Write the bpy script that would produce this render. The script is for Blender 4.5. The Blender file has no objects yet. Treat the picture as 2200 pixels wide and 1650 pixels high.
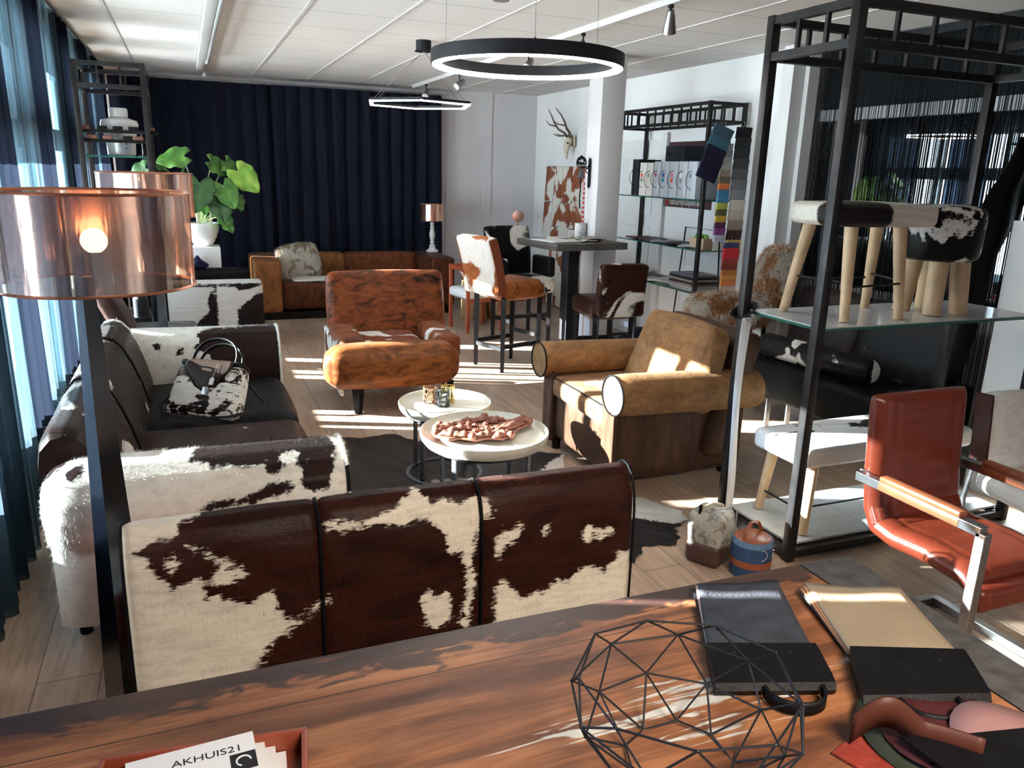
import bpy, bmesh, math, random
import numpy as np
from mathutils import Vector, Matrix, noise as mnoise

# ---------------------------------------------------------------- camera, world, sun, exposure
SC = bpy.context.scene
COL = SC.collection
cam_d = bpy.data.cameras.new('camera'); cam = bpy.data.objects.new('camera', cam_d); COL.objects.link(cam)
cam_d.sensor_width = 36.0; cam_d.lens = 27.485; cam_d.clip_start = 0.05; cam_d.clip_end = 200
cam.matrix_world = Matrix(((0.92692829, 0.0730591, -0.3680575, 0.0),
                           (-0.37421091, 0.25252098, -0.89230004, 0.0),
                           (0.0277516, 0.96482927, 0.26140835, 1.65),
                           (0, 0, 0, 1)))
SC.camera = cam
SC.view_settings.view_transform = 'Standard'; SC.view_settings.look = 'None'
SC.view_settings.gamma = 1.0; SC.view_settings.use_curve_mapping = False
SC.view_settings.exposure = 0.95
W = bpy.data.worlds.new('sky'); SC.world = W; W.use_nodes = True
wt = W.node_tree; bg = wt.nodes['Background']; bg.inputs[1].default_value = 13.0
_tc = wt.nodes.new('ShaderNodeTexCoord'); _sx = wt.nodes.new('ShaderNodeSeparateXYZ'); _rp = wt.nodes.new('ShaderNodeValToRGB')   # bright sunlit ground below, pale sky above
wt.links.new(_tc.outputs['Generated'], _sx.inputs[0]); _mr = wt.nodes.new('ShaderNodeMapRange'); _mr.inputs[1].default_value = -1; wt.links.new(_sx.outputs[2], _mr.inputs[0]); wt.links.new(_mr.outputs[0], _rp.inputs[0])
_rp.color_ramp.elements[0].position = .44; _rp.color_ramp.elements[0].color = (1.0, .97, .92, 1); _rp.color_ramp.elements[1].position = .54; _rp.color_ramp.elements[1].color = (.68, .75, .80, 1)
_st = wt.nodes.new('ShaderNodeMapRange'); _st.inputs[1].default_value = .42; _st.inputs[2].default_value = .52; _st.inputs[3].default_value = 30.0; _st.inputs[4].default_value = 13.0
wt.links.new(_mr.outputs[0], _st.inputs[0]); wt.links.new(_st.outputs[0], bg.inputs[1]); wt.links.new(_rp.outputs[0], bg.inputs[0])
sun_d = bpy.data.lights.new('sun', 'SUN'); sun_d.energy = 85.0; sun_d.angle = math.radians(0.6); sun_d.color = (1.0, 0.93, 0.84)
sun = bpy.data.objects.new('sun', sun_d); COL.objects.link(sun)
sun.location = (-6, 10, 5)
sun.rotation_euler = Vector((0.885, -0.352, -0.262)).to_track_quat('-Z', 'Y').to_euler()
al_d = bpy.data.lights.new('foreground_fill', 'AREA'); al_d.shape = 'RECTANGLE'; al_d.size = 1.2; al_d.size_y = .6; al_d.spread = math.radians(95); al_d.energy = 34; al_d.color = (1.0, .86, .70)
al = bpy.data.objects.new('foreground_fill', al_d); COL.objects.link(al); al.location = (1.0, -.5, 2.56); al.rotation_euler = (math.radians(28), 0, 0)   # unseen warm fill added near the ceiling to brighten the foreground
CY = SC.cycles
CY.max_bounces = 7; CY.diffuse_bounces = 3; CY.glossy_bounces = 3; CY.transmission_bounces = 4; CY.transparent_max_bounces = 14
CY.sample_clamp_indirect = 6.0; CY.caustics_reflective = False; CY.caustics_refractive = False
CY.use_denoising = True
PI = math.pi
V = Vector

# ---------------------------------------------------------------- material helpers
MATS = {}
def new_mat(name):
    m = bpy.data.materials.new(name); m.use_nodes = True
    nt = m.node_tree; b = nt.nodes['Principled BSDF']
    MATS[name] = m
    return m, nt, b
def N(nt, t, **kw):
    n = nt.nodes.new(t)
    for k, v in kw.items(): setattr(n, k, v)
    return n
def L(nt, a, b): nt.links.new(a, b)
def mapping(nt, scale=(1,1,1), rot=(0,0,0), loc=(0,0,0), src='Object'):
    tc = N(nt, 'ShaderNodeTexCoord'); mp = N(nt, 'ShaderNodeMapping')
    L(nt, tc.outputs[src], mp.inputs[0])
    mp.inputs['Location'].default_value = loc; mp.inputs['Rotation'].default_value = rot; mp.inputs['Scale'].default_value = scale
    return mp.outputs[0]
def noise(nt, vec, scale=5, detail=3, dist=0.0, rough=.5):
    n = N(nt, 'ShaderNodeTexNoise'); L(nt, vec, n.inputs['Vector'])
    n.inputs['Scale'].default_value = scale; n.inputs['Detail'].default_value = detail
    n.inputs['Distortion'].default_value = dist; n.inputs['Roughness'].default_value = rough
    return n.outputs['Fac']
def ramp(nt, fac, stops, interp='LINEAR'):
    r = N(nt, 'ShaderNodeValToRGB'); L(nt, fac, r.inputs[0]); e = r.color_ramp.elements; r.color_ramp.interpolation = interp
    while len(e) < len(stops): e.new(0.5)
    for i, (p, c) in enumerate(stops):
        e[i].position = p; e[i].color = (*c, 1) if len(c) == 3 else c
    return r.outputs[0]
def mth(nt, op, a, b=None, c=None):
    n = N(nt, 'ShaderNodeMath', operation=op)
    for i, x in enumerate((a, b, c)):
        if x is None: continue
        if isinstance(x, (int, float)): n.inputs[i].default_value = x
        else: L(nt, x, n.inputs[i])
    return n.outputs[0]
def mixc(nt, fac, a, b, mode='MIX'):
    n = N(nt, 'ShaderNodeMix', data_type='RGBA', blend_type=mode)
    for i, x in ((0, fac), (6, a), (7, b)):
        if isinstance(x, (int, float)): n.inputs[i].default_value = x
        elif isinstance(x, tuple): n.inputs[i].default_value = (*x, 1)
        else: L(nt, x, n.inputs[i])
    return n.outputs[2]
def bump(nt, b, h, strength=.3, dist=.01):
    n = N(nt, 'ShaderNodeBump'); n.inputs['Strength'].default_value = strength; n.inputs['Distance'].default_value = dist
    L(nt, h, n.inputs['Height']); L(nt, n.outputs[0], b.inputs['Normal'])
def plain(name, col, rough=.5, metal=0, bumpy=0, var=0, spec=.5, emit=0, emc=None, vscale=12, trans=0, alpha=1):
    m, nt, b = new_mat(name)
    if max(col) < .06 and metal == 0: spec = min(spec, .12)
    b.inputs['Base Color'].default_value = (*col, 1); b.inputs['Roughness'].default_value = rough; b.inputs['Metallic'].default_value = metal
    b.inputs['Specular IOR Level'].default_value = spec
    if emit: b.inputs['Emission Color'].default_value = (*(emc or col), 1); b.inputs['Emission Strength'].default_value = emit
    if trans: b.inputs['Transmission Weight'].default_value = trans
    if var or bumpy:
        v = mapping(nt); n = noise(nt, v, vscale, 5)
        if var:
            lo = tuple(c * (1 - var) for c in col); hi = tuple(min(1, c * (1 + var)) for c in col)
            L(nt, ramp(nt, n, [(.3, lo), (.7, hi)]), b.inputs['Base Color'])
        if bumpy: bump(nt, b, noise(nt, v, vscale * 6, 4), bumpy, .004)
    return m
WHITE = (.74, .71, .66); BLACK = (.006, .005, .006); DKBR = (.022, .008, .006); BROWN = (.14, .036, .014); RUST = (.36, .105, .032)
def hide(name, dark=BLACK, light=WHITE, dark2=None, scale=2.2, bias=.5, seed=0, attr=False, streak=(8, 90, 90), edge=.05, rough=.42, rot=(0,0,0), brindle=.5, sheen=.25):
    """short haired cowhide: light patches where a large noise (or the baked patch outline) is high, ragged hairy edges, brindled dark hair"""
    m, nt, b = new_mat(name)
    base = mapping(nt, loc=(seed * 3.7, seed * 1.9, seed * 5.3))
    st = mapping(nt, scale=streak, rot=rot, loc=(seed, 0, 0))
    fine = noise(nt, st, 1.0, 4, 1.1)
    med = noise(nt, base, 22, 3, 1.0)
    e = mth(nt, 'ADD', mth(nt, 'MULTIPLY', mth(nt, 'SUBTRACT', fine, .5), edge * 1.3), mth(nt, 'MULTIPLY', mth(nt, 'SUBTRACT', med, .5), edge))
    if attr:
        a = N(nt, 'ShaderNodeAttribute'); a.attribute_name = 'sd'
        v = mth(nt, 'ADD', a.outputs['Fac'], e)
        mask = ramp(nt, mth(nt, 'ADD', v, .5), [(.497, (0,0,0)), (.506, (1,1,1))])
    else:
        big = noise(nt, base, scale, 2, .9, .45)
        v = mth(nt, 'ADD', big, mth(nt, 'MULTIPLY', e, scale * .35))
        mask = ramp(nt, v, [(bias - .008, (0,0,0)), (bias + .012, (1,1,1))])
    d2 = dark2 or tuple(c * 1.7 for c in dark)
    if max(d2) < .07: dark = tuple(c * .5 for c in dark); d2 = tuple(c * .5 for c in d2)
    lob = noise(nt, mapping(nt, scale=tuple(.8 + 5 * c_ / max(streak) for c_ in streak), rot=rot, loc=(seed, 2, 1)), 2.3, 5, 1.1, .60)
    dk = ramp(nt, lob, [(.30, dark), (.34 + .40 * brindle, d2)])
    dk = mixc(nt, .28, dk, mixc(nt, 1.0, dk, ramp(nt, fine, [(.3, (.35,.35,.35)), (.7, (1.5,1.5,1.5))]), 'MULTIPLY'))
    lt = ramp(nt, noise(nt, st, .6, 4, .3), [(.25, tuple(c * .80 for c in light)), (.6, light)])
    L(nt, mixc(nt, mask, dk, lt), b.inputs['Base Color'])
    b.inputs['Roughness'].default_value = rough; b.inputs['Specular IOR Level'].default_value = .13
    b.inputs['Sheen Weight'].default_value = sheen * .12; b.inputs['Sheen Roughness'].default_value = .4
    bump(nt, b, fine, .35, .003)
    return m

# ---------------------------------------------------------------- mesh helpers
def frame(ax):
    ax = V(ax).normalized(); up = V((0,0,1)) if abs(ax.z) < .95 else V((1,0,0))
    x = up.cross(ax).normalized(); return x, ax.cross(x).normalized(), ax
def box(bm, c, s, rot=None, bev=0, seg=2):
    r = bmesh.ops.create_cube(bm, size=1.0); vs = r['verts']
    M = Matrix.Translation(c) @ (rot.to_4x4() if rot is not None else Matrix.Identity(4)) @ Matrix.Diagonal((*s, 1))
    if bev:
        bmesh.ops.transform(bm, matrix=Matrix.Diagonal((*s, 1)), verts=vs)
        es = list({e for v in vs for e in v.link_edges})
        g = bmesh.ops.bevel(bm, geom=es, offset=bev, segments=seg, profile=.5, affect='EDGES')
        vs = list({v for f in g['faces'] for v in f.verts} | {v for v in vs if v.is_valid})
        M = Matrix.Translation(c) @ (rot.to_4x4() if rot is not None else Matrix.Identity(4))
    bmesh.ops.transform(bm, matrix=M, verts=vs)
    return vs
def RZ(a): return Matrix.Rotation(a, 3, 'Z')
def RX(a): return Matrix.Rotation(a, 3, 'X')
def RY(a): return Matrix.Rotation(a, 3, 'Y')
def bar(bm, a, b, w, d=None, bev=0):
    a, b = V(a), V(b); x, y, z = frame(b - a); d = d or w
    R = Matrix((x, y, z)).transposed()
    return box(bm, (a + b) / 2, (w, d, (b - a).length), R, bev)
def loft(bm, rings, cap=True, close=True):
    rr = [[bm.verts.new(p) for p in r] for r in rings]; n = len(rr[0])
    for a, b in zip(rr, rr[1:]):
        for i in range(n if close else n - 1):
            j = (i + 1) % n
            bm.faces.new((a[i], a[j], b[j], b[i]))
    if cap and close:
        bm.faces.new(list(reversed(rr[0]))); bm.faces.new(rr[-1])
    return rr
def cyl(bm, a, b, r0, r1=None, n=20, cap=True):
    a, b = V(a), V(b); r1 = r0 if r1 is None else r1; x, y, z = frame(b - a)
    def ring(c, r): return [c + x * (r * math.cos(2*PI*i/n)) + y * (r * math.sin(2*PI*i/n)) for i in range(n)]
    return loft(bm, [ring(a, r0), ring(b, r1)], cap)
def tube(bm, pts, r, n=8, closed=False, cap=True, ry=None):
    pts = [V(p) for p in pts]; rings = []; m = len(pts); prev = None
    for i, p in enumerate(pts):
        if closed: t = pts[(i+1) % m] - pts[i-1]
        else: t = pts[min(i+1, m-1)] - pts[max(i-1, 0)]
        t.normalize()
        if prev is None: x, y, _ = frame(t)
        else:
            x = (prev - t * prev.dot(t))
            if x.length < 1e-5: x = frame(t)[0]
            x.normalize(); y = t.cross(x)
        prev = x
        rad = r[i] if isinstance(r, (list, tuple)) else r; rb = ry if ry else rad
        rings.append([p + x * (rad * math.cos(2*PI*k/n)) + y * (rb * math.sin(2*PI*k/n)) for k in range(n)])
    if closed: rings.append(None)
    if closed:
        rr = [[bm.verts.new(p) for p in q] for q in rings[:-1]]
        for i in range(m):
            a, b = rr[i], rr[(i+1) % m]
            for k in range(n): bm.faces.new((a[k], a[(k+1) % n], b[(k+1) % n], b[k]))
    else: loft(bm, rings, cap)
def lathe(bm, prof, n=28, c=(0,0,0), cap=False):
    c = V(c); rr = []
    for r, z in prof: rr.append([c + V((max(r, 1e-4) * math.cos(2*PI*i/n), max(r, 1e-4) * math.sin(2*PI*i/n), z)) for i in range(n)])
    loft(bm, rr, cap)
def prism(bm, poly, o, u, v, th):
    """extruded outline: poly in (u,v), centre o, thickness along u x v"""
    o, u, v = V(o), V(u), V(v); w = u.cross(v).normalized() * th
    A = [bm.verts.new(o + u*p[0] + v*p[1] - w/2) for p in poly]; B = [bm.verts.new(o + u*p[0] + v*p[1] + w/2) for p in poly]
    bm.faces.new(list(reversed(A))); bm.faces.new(B)
    for i in range(len(poly)):
        j = (i+1) % len(poly); bm.faces.new((A[i], A[j], B[j], B[i]))
def cush(bm, c, s, r=.05, n=14, puff=0.0, rot=None, f=None):
    """upholstered block: rounded box, each face n x n, gently domed"""
    s = V(s); h = s / 2; verts = {}
    c = V(c)
    def P(p):
        key = tuple(round(x, 6) for x in p)
        if key in verts: return verts[key]
        q = V([p[i] * h[i] for i in range(3)])
        inner = V([max(-(h[i]-r), min(h[i]-r, q[i])) for i in range(3)])
        d = q - inner
        if d.length > 1e-9: q = inner + d.normalized() * min(r, d.length) if d.length > r else inner + d
        if puff:
            for i in range(3):
                if abs(p[i]) > .999:
                    a, b = [p[j] for j in range(3) if j != i]
                    q[i] += math.copysign(puff * (1 - a*a) * (1 - b*b), p[i])
        if f: q = f(q)
        if rot is not None: q = rot @ q
        v = bm.verts.new(c + q); verts[key] = v; return v
    # parameter lines denser near the rounded rim
    def lin(k, i):
        t = k / n * 2 - 1
        e = min(.9, 2.2 * r / max(s[i], 1e-6)); 
        return math.copysign(1 - (1 - abs(t)) ** 1.25, t) if abs(t) < 1 else t
    for i in range(3):
        j, k = (i+1) % 3, (i+2) % 3
        for sg in (-1, 1):
            for a in range(n):
                for b_ in range(n):
                    q = []
                    for (da, db) in ((0,0),(1,0),(1,1),(0,1)):
                        p = [0,0,0]; p[i] = sg; p[j] = lin(a+da, j); p[k] = lin(b_+db, k); q.append(P(p))
                    if sg < 0: q.reverse()
                    try: bm.faces.new(q)
                    except ValueError: pass
def grid(bm, nu, nv, fn):
    g = [[bm.verts.new(fn(i/nu, j/nv)) for j in range(nv+1)] for i in range(nu+1)]
    for i in range(nu):
        for j in range(nv): bm.faces.new((g[i][j], g[i+1][j], g[i+1][j+1], g[i][j+1]))
    return g
class B:
    def __init__(s): s.bm = bmesh.new()
    def __getattr__(s, k):
        fn = globals()[k]
        return lambda *a, **kw: (fn(s.bm, *a, **kw), s)[1]
def obj(name, bm, m, parent=None, smooth=True, loc=None, rotz=0, kind=None, bevel=0, solid=0, normals=True):
    if isinstance(bm, B): bm = bm.bm
    if normals: bmesh.ops.recalc_face_normals(bm, faces=bm.faces)
    me = bpy.data.meshes.new(name); bm.to_mesh(me); bm.free()
    me.materials.append(m if not isinstance(m, str) else MATS[m])
    if smooth:
        me.polygons.foreach_set('use_smooth', [True] * len(me.polygons))
        try: me.set_sharp_from_angle(angle=math.radians(40))
        except Exception: pass
    o = bpy.data.objects.new(name, me); COL.objects.link(o)
    if parent: o.parent = parent
    if loc is not None: o.location = loc
    if rotz: o.rotation_euler = (0, 0, rotz)
    if kind: o['kind'] = kind
    if solid:
        md = o.modifiers.new('t', 'SOLIDIFY'); md.thickness = solid; md.offset = 0
    if bevel:
        md = o.modifiers.new('b', 'BEVEL'); md.width = bevel; md.segments = 2; md.limit_method = 'ANGLE'
    return o
def tag(o, label, cat, group=None):
    o['label'] = label; o['category'] = cat
    if group: o['group'] = group
    return o
def thing(name, label, cat, loc=(0,0,0), rotz=0, group=None):
    o = bpy.data.objects.new(name, None); COL.objects.link(o); o.empty_display_size = .05
    o.location = loc; o.rotation_euler = (0, 0, rotz)
    return tag(o, label, cat, group)
def struct(name, bm, m, **kw):
    o = obj(name, bm, m, **kw)
    if not kw.get('parent'): o['kind'] = 'structure'
    return o
def dup(root, loc, rotz, label, group=None):
    def cp(o, par):
        c = o.copy(); COL.objects.link(c); c.parent = par
        for ch in [x for x in SC.objects if x.parent == o and x is not c]: cp(ch, c)
        return c
    r = cp(root, None); r.location = loc; r.rotation_euler = (0, 0, rotz); r['label'] = label
    if group: r['group'] = group
    return r
def paint(o, polys, f):
    """bake a patch outline onto the hide: signed distance to the union of outlines, in the hide's own plane"""
    me = o.data; n = len(me.vertices); co = np.empty(n*3); me.vertices.foreach_get('co', co); co = co.reshape(-1, 3)
    P = f(co); best = np.full(n, -1e9)
    for poly in polys:
        q = np.array(poly, float); d = np.full(n, 1e9); ins = np.zeros(n, bool)
        for a, b in zip(q, np.roll(q, -1, 0)):
            ab = b - a; t = np.clip(((P - a) @ ab) / max(ab @ ab, 1e-12), 0, 1)
            d = np.minimum(d, np.hypot(*(P - (a + t[:, None]*ab)).T))
            c = (a[1] > P[:, 1]) != (b[1] > P[:, 1])
            with np.errstate(divide='ignore', invalid='ignore'):
                ins ^= c & (P[:, 0] < (b[0]-a[0]) * (P[:, 1]-a[1]) / (b[1]-a[1] + 1e-15) + a[0])
        best = np.maximum(best, np.where(ins, d, -d))
    at = me.attributes.new('sd', 'FLOAT', 'POINT'); at.data.foreach_set('value', best.astype(np.float32))
def fuzz(o, count, ln, w=.0009, lean=(0,0,-.3), seed=1, curl=.35, sel=None):
    """grow real hair blades out of the part's own mesh"""
    me = o.data; rng = np.random.default_rng(seed)
    me.calc_loop_triangles(); T = len(me.loop_triangles)
    tri = np.empty(T*3, int); me.loop_triangles.foreach_get('vertices', tri); tri = tri.reshape(-1, 3)
    co = np.empty(len(me.vertices)*3); me.vertices.foreach_get('co', co); co = co.reshape(-1, 3)
    A, Bv, Cv = co[tri[:, 0]], co[tri[:, 1]], co[tri[:, 2]]
    nr = np.cross(Bv-A, Cv-A); ar = np.linalg.norm(nr, axis=1); nr /= np.maximum(ar, 1e-12)[:, None]
    if sel is not None: ar = ar * sel((A+Bv+Cv)/3, nr)
    i = rng.choice(T, count, p=ar/ar.sum()); r1 = np.sqrt(rng.random(count)); r2 = rng.random(count)
    p = A[i]*(1-r1)[:, None] + Bv[i]*(r1*(1-r2))[:, None] + Cv[i]*(r1*r2)[:, None]; n = nr[i]
    le = ln * (.5 + rng.random(count))
    d = n*.55 + np.array(lean) + rng.normal(0, curl, (count, 3)) * .5
    d -= np.minimum(0, (d*n).sum(1) - .12)[:, None] * n
    d /= np.linalg.norm(d, axis=1)[:, None]
    side = np.cross(d, rng.normal(0, 1, (count, 3))); side /= np.maximum(np.linalg.norm(side, axis=1), 1e-9)[:, None]
    mid = p + d*(le*.55)[:, None]; tip = mid + (d + np.array(lean)*.7)*(le*.5)[:, None]
    vs = np.stack([p - side*w, p + side*w, mid + side*w*.8, mid - side*w*.8, tip], 1).reshape(-1, 3)
    bm = bmesh.new(); bm.from_mesh(me)
    vv = [bm.verts.new(v) for v in vs.tolist()]
    for k in range(count):
        a, b, c, e, t = vv[5*k:5*k+5]
        f1 = bm.faces.new((a, b, c, e)); f2 = bm.faces.new((e, c, t)); f1.smooth = f2.smooth = True
    bm.to_mesh(me); bm.free()
def textmesh(name, s, size, m, parent, loc, rot, ext=.0008, align='LEFT', sx=1):
    c = bpy.data.curves.new(name, 'FONT'); c.body = s; c.size = size; c.extrude = ext; c.align_x = align
    t = bpy.data.objects.new(name, c); COL.objects.link(t)
    bpy.context.view_layer.update()
    me = bpy.data.meshes.new_from_object(t.evaluated_get(bpy.context.evaluated_depsgraph_get()))
    bpy.data.objects.remove(t); me.materials.clear(); me.materials.append(m)
    o = bpy.data.objects.new(name, me); COL.objects.link(o); o.parent = parent
    o.matrix_local = Matrix.Translation(loc) @ rot.to_4x4() @ Matrix.Diagonal((sx, 1, 1, 1))
    return o

# ---------------------------------------------------------------- shared materials
IRON = plain('iron', (.022, .020, .021), .42, .6, .15, .35)
STEEL = plain('steel', (.36, .36, .37), .33, 1.0, .1, .2)
STEELDK = plain('steel_dark', (.10, .10, .105), .30, .9, .1, .4)
WPAINT = plain('white_paint', (.72, .72, .72), .5)
BLKWOOD = plain('black_wood', (.010, .009, .010), .35, 0, .2, .3)
BLKLEATHER = plain('black_leather', (.0035, .0035, .0045), .5, 0, .2, .3, vscale=18, spec=.22)
PALEWOOD = plain('pale_wood', (.66, .47, .28), .5, 0, .2, .22, vscale=7)
REDWOOD = plain('red_wood', (.36, .075, .03), .35, 0, .1, .2)
LEDM = plain('led', (1, .97, .92), .5, emit=22, emc=(1, .97, .93))
BLKMETAL = plain('black_metal', (.010, .011, .015), .5, .2, spec=.3)
CERAMIC = plain('ceramic', (.80, .80, .78), .18)
def glass_mat(name, tint=(.75, .9, .86), refl=.12, fk=2.2):
    m, nt, b = new_mat(name); nt.nodes.remove(b)
    t = N(nt, 'ShaderNodeBsdfTransparent'); t.inputs[0].default_value = (*tint, 1)
    g = N(nt, 'ShaderNodeBsdfGlossy'); g.inputs['Roughness'].default_value = .03; g.inputs[0].default_value = (.95, 1, 1, 1)
    fr = N(nt, 'ShaderNodeFresnel'); fr.inputs[0].default_value = 1.55
    k = mth(nt, 'MINIMUM', mth(nt, 'ADD', mth(nt, 'MULTIPLY', fr.outputs[0], fk), refl), 1.0)
    mx = N(nt, 'ShaderNodeMixShader'); L(nt, k, mx.inputs[0]); L(nt, t.outputs[0], mx.inputs[1]); L(nt, g.outputs[0], mx.inputs[2])
    L(nt, mx.outputs[0], nt.nodes['Material Output'].inputs[0]); return m
GLASS = glass_mat('glass')
GLASSEDGE = plain('glass_edge', (.03, .13, .10), .1, 0, spec=.8)
def sheer_mat(name, col, open_, dcol):
    """thin voile: part of the light goes straight through, the rest is scattered both ways"""
    m, nt, b = new_mat(name); nt.nodes.remove(b)
    t = N(nt, 'ShaderNodeBsdfTransparent'); t.inputs[0].default_value = (*col, 1)
    d = N(nt, 'ShaderNodeBsdfDiffuse'); d.inputs[0].default_value = (*dcol, 1)
    tr = N(nt, 'ShaderNodeBsdfTranslucent'); tr.inputs[0].default_value = (*dcol, 1)
    a = N(nt, 'ShaderNodeMixShader'); a.inputs[0].default_value = .5; L(nt, d.outputs[0], a.inputs[1]); L(nt, tr.outputs[0], a.inputs[2])
    mx = N(nt, 'ShaderNodeMixShader'); w = noise(nt, mapping(nt, scale=(9, 9, .5)), 3, 4)
    L(nt, ramp(nt, w, [(.3, (open_*.75,)*3), (.7, (min(1, open_*1.2),)*3)]), mx.inputs[0])
    L(nt, a.outputs[0], mx.inputs[1]); L(nt, t.outputs[0], mx.inputs[2])
    L(nt, mx.outputs[0], nt.nodes['Material Output'].inputs[0]); return m
SHEER = sheer_mat('sheer', (.74, .88, .93), .76, (.06, .10, .13))
SHEER2 = sheer_mat('sheer_double', (.60, .74, .80), .30, (.03, .05, .07))
DENSE = sheer_mat('dense_voile', (.05, .085, .13), .10, (.006, .009, .016))
NAVY = plain('navy_cloth', (.0075, .0095, .020), .85, 0, .3, .35, spec=.15, vscale=40)

# ---------------------------------------------------------------- room shell
CEIL = 2.62; BACK = 9.95; RIGHT = 4.35; LEFT = -0.95; REAR = -3.0
fm, nt, b = new_mat('laminate')
v = mapping(nt, rot=(0, 0, PI/2)); br = N(nt, 'ShaderNodeTexBrick'); L(nt, v, br.inputs['Vector'])
br.inputs['Scale'].default_value = 1; br.inputs['Brick Width'].default_value = 1.3; br.inputs['Row Height'].default_value = .19
br.inputs['Mortar Size'].default_value = .0022; br.inputs['Mortar Smooth'].default_value = .3; br.inputs['Bias'].default_value = .0
br.inputs['Color1'].default_value = (.32, .225, .168, 1); br.inputs['Color2'].default_value = (.41, .30, .228, 1); br.inputs['Mortar'].default_value = (.11, .075, .05, 1)
g1 = noise(nt, mapping(nt, scale=(14, 1.2, 1)), 3, 6, 1.0)
L(nt, mixc(nt, 1.0, br.outputs[0], ramp(nt, g1, [(.3, (.80,.78,.76)), (.7, (1.16,1.16,1.16))]), 'MULTIPLY'), b.inputs['Base Color'])
b.inputs['Roughness'].default_value = .40; b.inputs['Specular IOR Level'].default_value = .4; bump(nt, b, br.outputs['Fac'], -.15, .002)
struct('floor', B().box((4, 3.5, -.05), (16, 15, .1)), fm)
cm, nt, b = new_mat('ceiling_tiles')
v = mapping(nt, loc=(.41, .32, 0)); sx = N(nt, 'ShaderNodeSeparateXYZ'); L(nt, v, sx.inputs[0])
lx = mth(nt, 'ABSOLUTE', mth(nt, 'SUBTRACT', mth(nt, 'FRACT', mth(nt, 'DIVIDE', sx.outputs[1], .62)), .5))
ly = mth(nt, 'LESS_THAN', lx, .0065)
sp = noise(nt, mapping(nt), 160, 2); spots = ramp(nt, sp, [(.30, (.74, .73, .72)), (.36, (.86, .855, .84))])
L(nt, mixc(nt, ly, spots, (.40, .39, .38)), b.inputs['Base Color']); b.inputs['Roughness'].default_value = .85
struct('ceiling', B().box((4, 3.5, CEIL + .05), (16, 15, .1)), cm)
for k, x in enumerate((-.41, .19, .79, 1.39, 1.99, 2.59, 3.19, 3.79)):
    struct('trim_%d' % (k + 1), B().box((x, 3.5, CEIL - .003), (.022, 12.8, .006)), WPAINT)
wm = plain('wall_paint', (.72, .70, .72), .75, 0, .1, .04, vscale=2)
wmw = plain('wall_white', (.83, .83, .83), .75, 0, .1, .03, vscale=2)
bk = B().box((1.7, BACK + .05, CEIL/2), (5.4, .1, CEIL)); struct('wall_back', bk, wm)
bk = B().box((3.15, BACK - .004, CEIL/2), (.10, .008, CEIL)); struct('trim_9', bk, wm)
bk = B().box((3.65, BACK - .006, CEIL/2), (.14, .012, CEIL)); struct('trim_10', bk, wm)
struct('wall_right', B().box((RIGHT + .05, 7.55, CEIL/2), (.1, 4.9, CEIL)), wmw)
struct('baseboard_right', B().box((RIGHT - .008, 7.55, .04), (.016, 4.8, .08)), WPAINT)
struct('wall_rear', B().box((4, REAR - .05, CEIL/2), (16, .1, CEIL)), wmw)
struct('wall_far_right', B().box((9.0, 1.0, CEIL/2), (.1, 8.2, CEIL)), wm)
# pillar
struct('trim_11', B().box((3.36, 6.22, CEIL/2), (.22, .24, CEIL), bev=.004), plain('pillar_paint', (.62, .60, .61), .7))
# window wall on the left: sill wall, header, piers; frames and panes
lw = B(); lw.box((LEFT - .06, 3.5, .22), (.12, 13.0, .44)); lw.box((LEFT - .06, 3.5, 2.50), (.12, 13.0, .26))
for y in (REAR + .1, 1.05, 3.55, 6.3, 9.75): lw.box((LEFT - .06, y, CEIL/2), (.119, .34, CEIL))
struct('wall_left', lw, plain('pier_paint', (.035, .04, .05), .8))
FRAME = plain('window_frame', (.055, .06, .075), .5)
k = 0
for y0, y1 in ((-2.73, .88), (1.22, 3.38), (3.72, 6.13), (6.47, 9.58)):
    k += 1
    f = B(); f.box((LEFT - .05, (y0+y1)/2, .47), (.07, y1-y0, .06)); f.box((LEFT - .05, (y0+y1)/2, 2.345), (.07, y1-y0, .06)); f.box((LEFT - .05, (y0+y1)/2, 1.80), (.08, y1-y0, .17))
    m_ = 3 if y1 - y0 > 2.7 else 2
    for i in range(m_ + 1): f.box((LEFT - .05, y0 + .03 + (y1-y0-.06)*i/m_, 1.4), (.072, .07 if 0 < i < m_ else .05, 1.9))
    w_ = struct('window_%d' % k, f, FRAME)
    p_ = obj('pane', B().box((LEFT - .05, (y0+y1)/2, 1.4), (.006, y1-y0-.04, 1.84)), glass_mat('pane_%d' % k, (.97, .98, 1), .0, .45), w_)
# door frame and the dark glazed partition beyond the white wall
struct('trim_12', B().box((RIGHT - .03, 5.04, CEIL/2), (.16, .12, CEIL)).box((RIGHT + .05, 4.955, CEIL/2), (.10, .045, CEIL)), WPAINT)
DGM, nt, b = new_mat('dark_glass')
nt.nodes.remove(b)
dd = N(nt, 'ShaderNodeBsdfDiffuse'); dd.inputs[0].default_value = (.004, .006, .007, 1)
gg = N(nt, 'ShaderNodeBsdfGlossy'); gg.inputs['Roughness'].default_value = .015; gg.inputs[0].default_value = (.92, .98, 1, 1)
mx = N(nt, 'ShaderNodeMixShader'); mx.inputs[0].default_value = .50
L(nt, dd.outputs[0], mx.inputs[1]); L(nt, gg.outputs[0], mx.inputs[2]); L(nt, mx.outputs[0], nt.nodes['Material Output'].inputs[0])
gp = struct('window_5', B().box((4.53, 2.0, .45), (.06, 5.9, .9)).box((4.53, 2.0, 2.125), (.05, 5.9, .08)), plain('partition_frame', (.50, .51, .53), .5))
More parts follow.
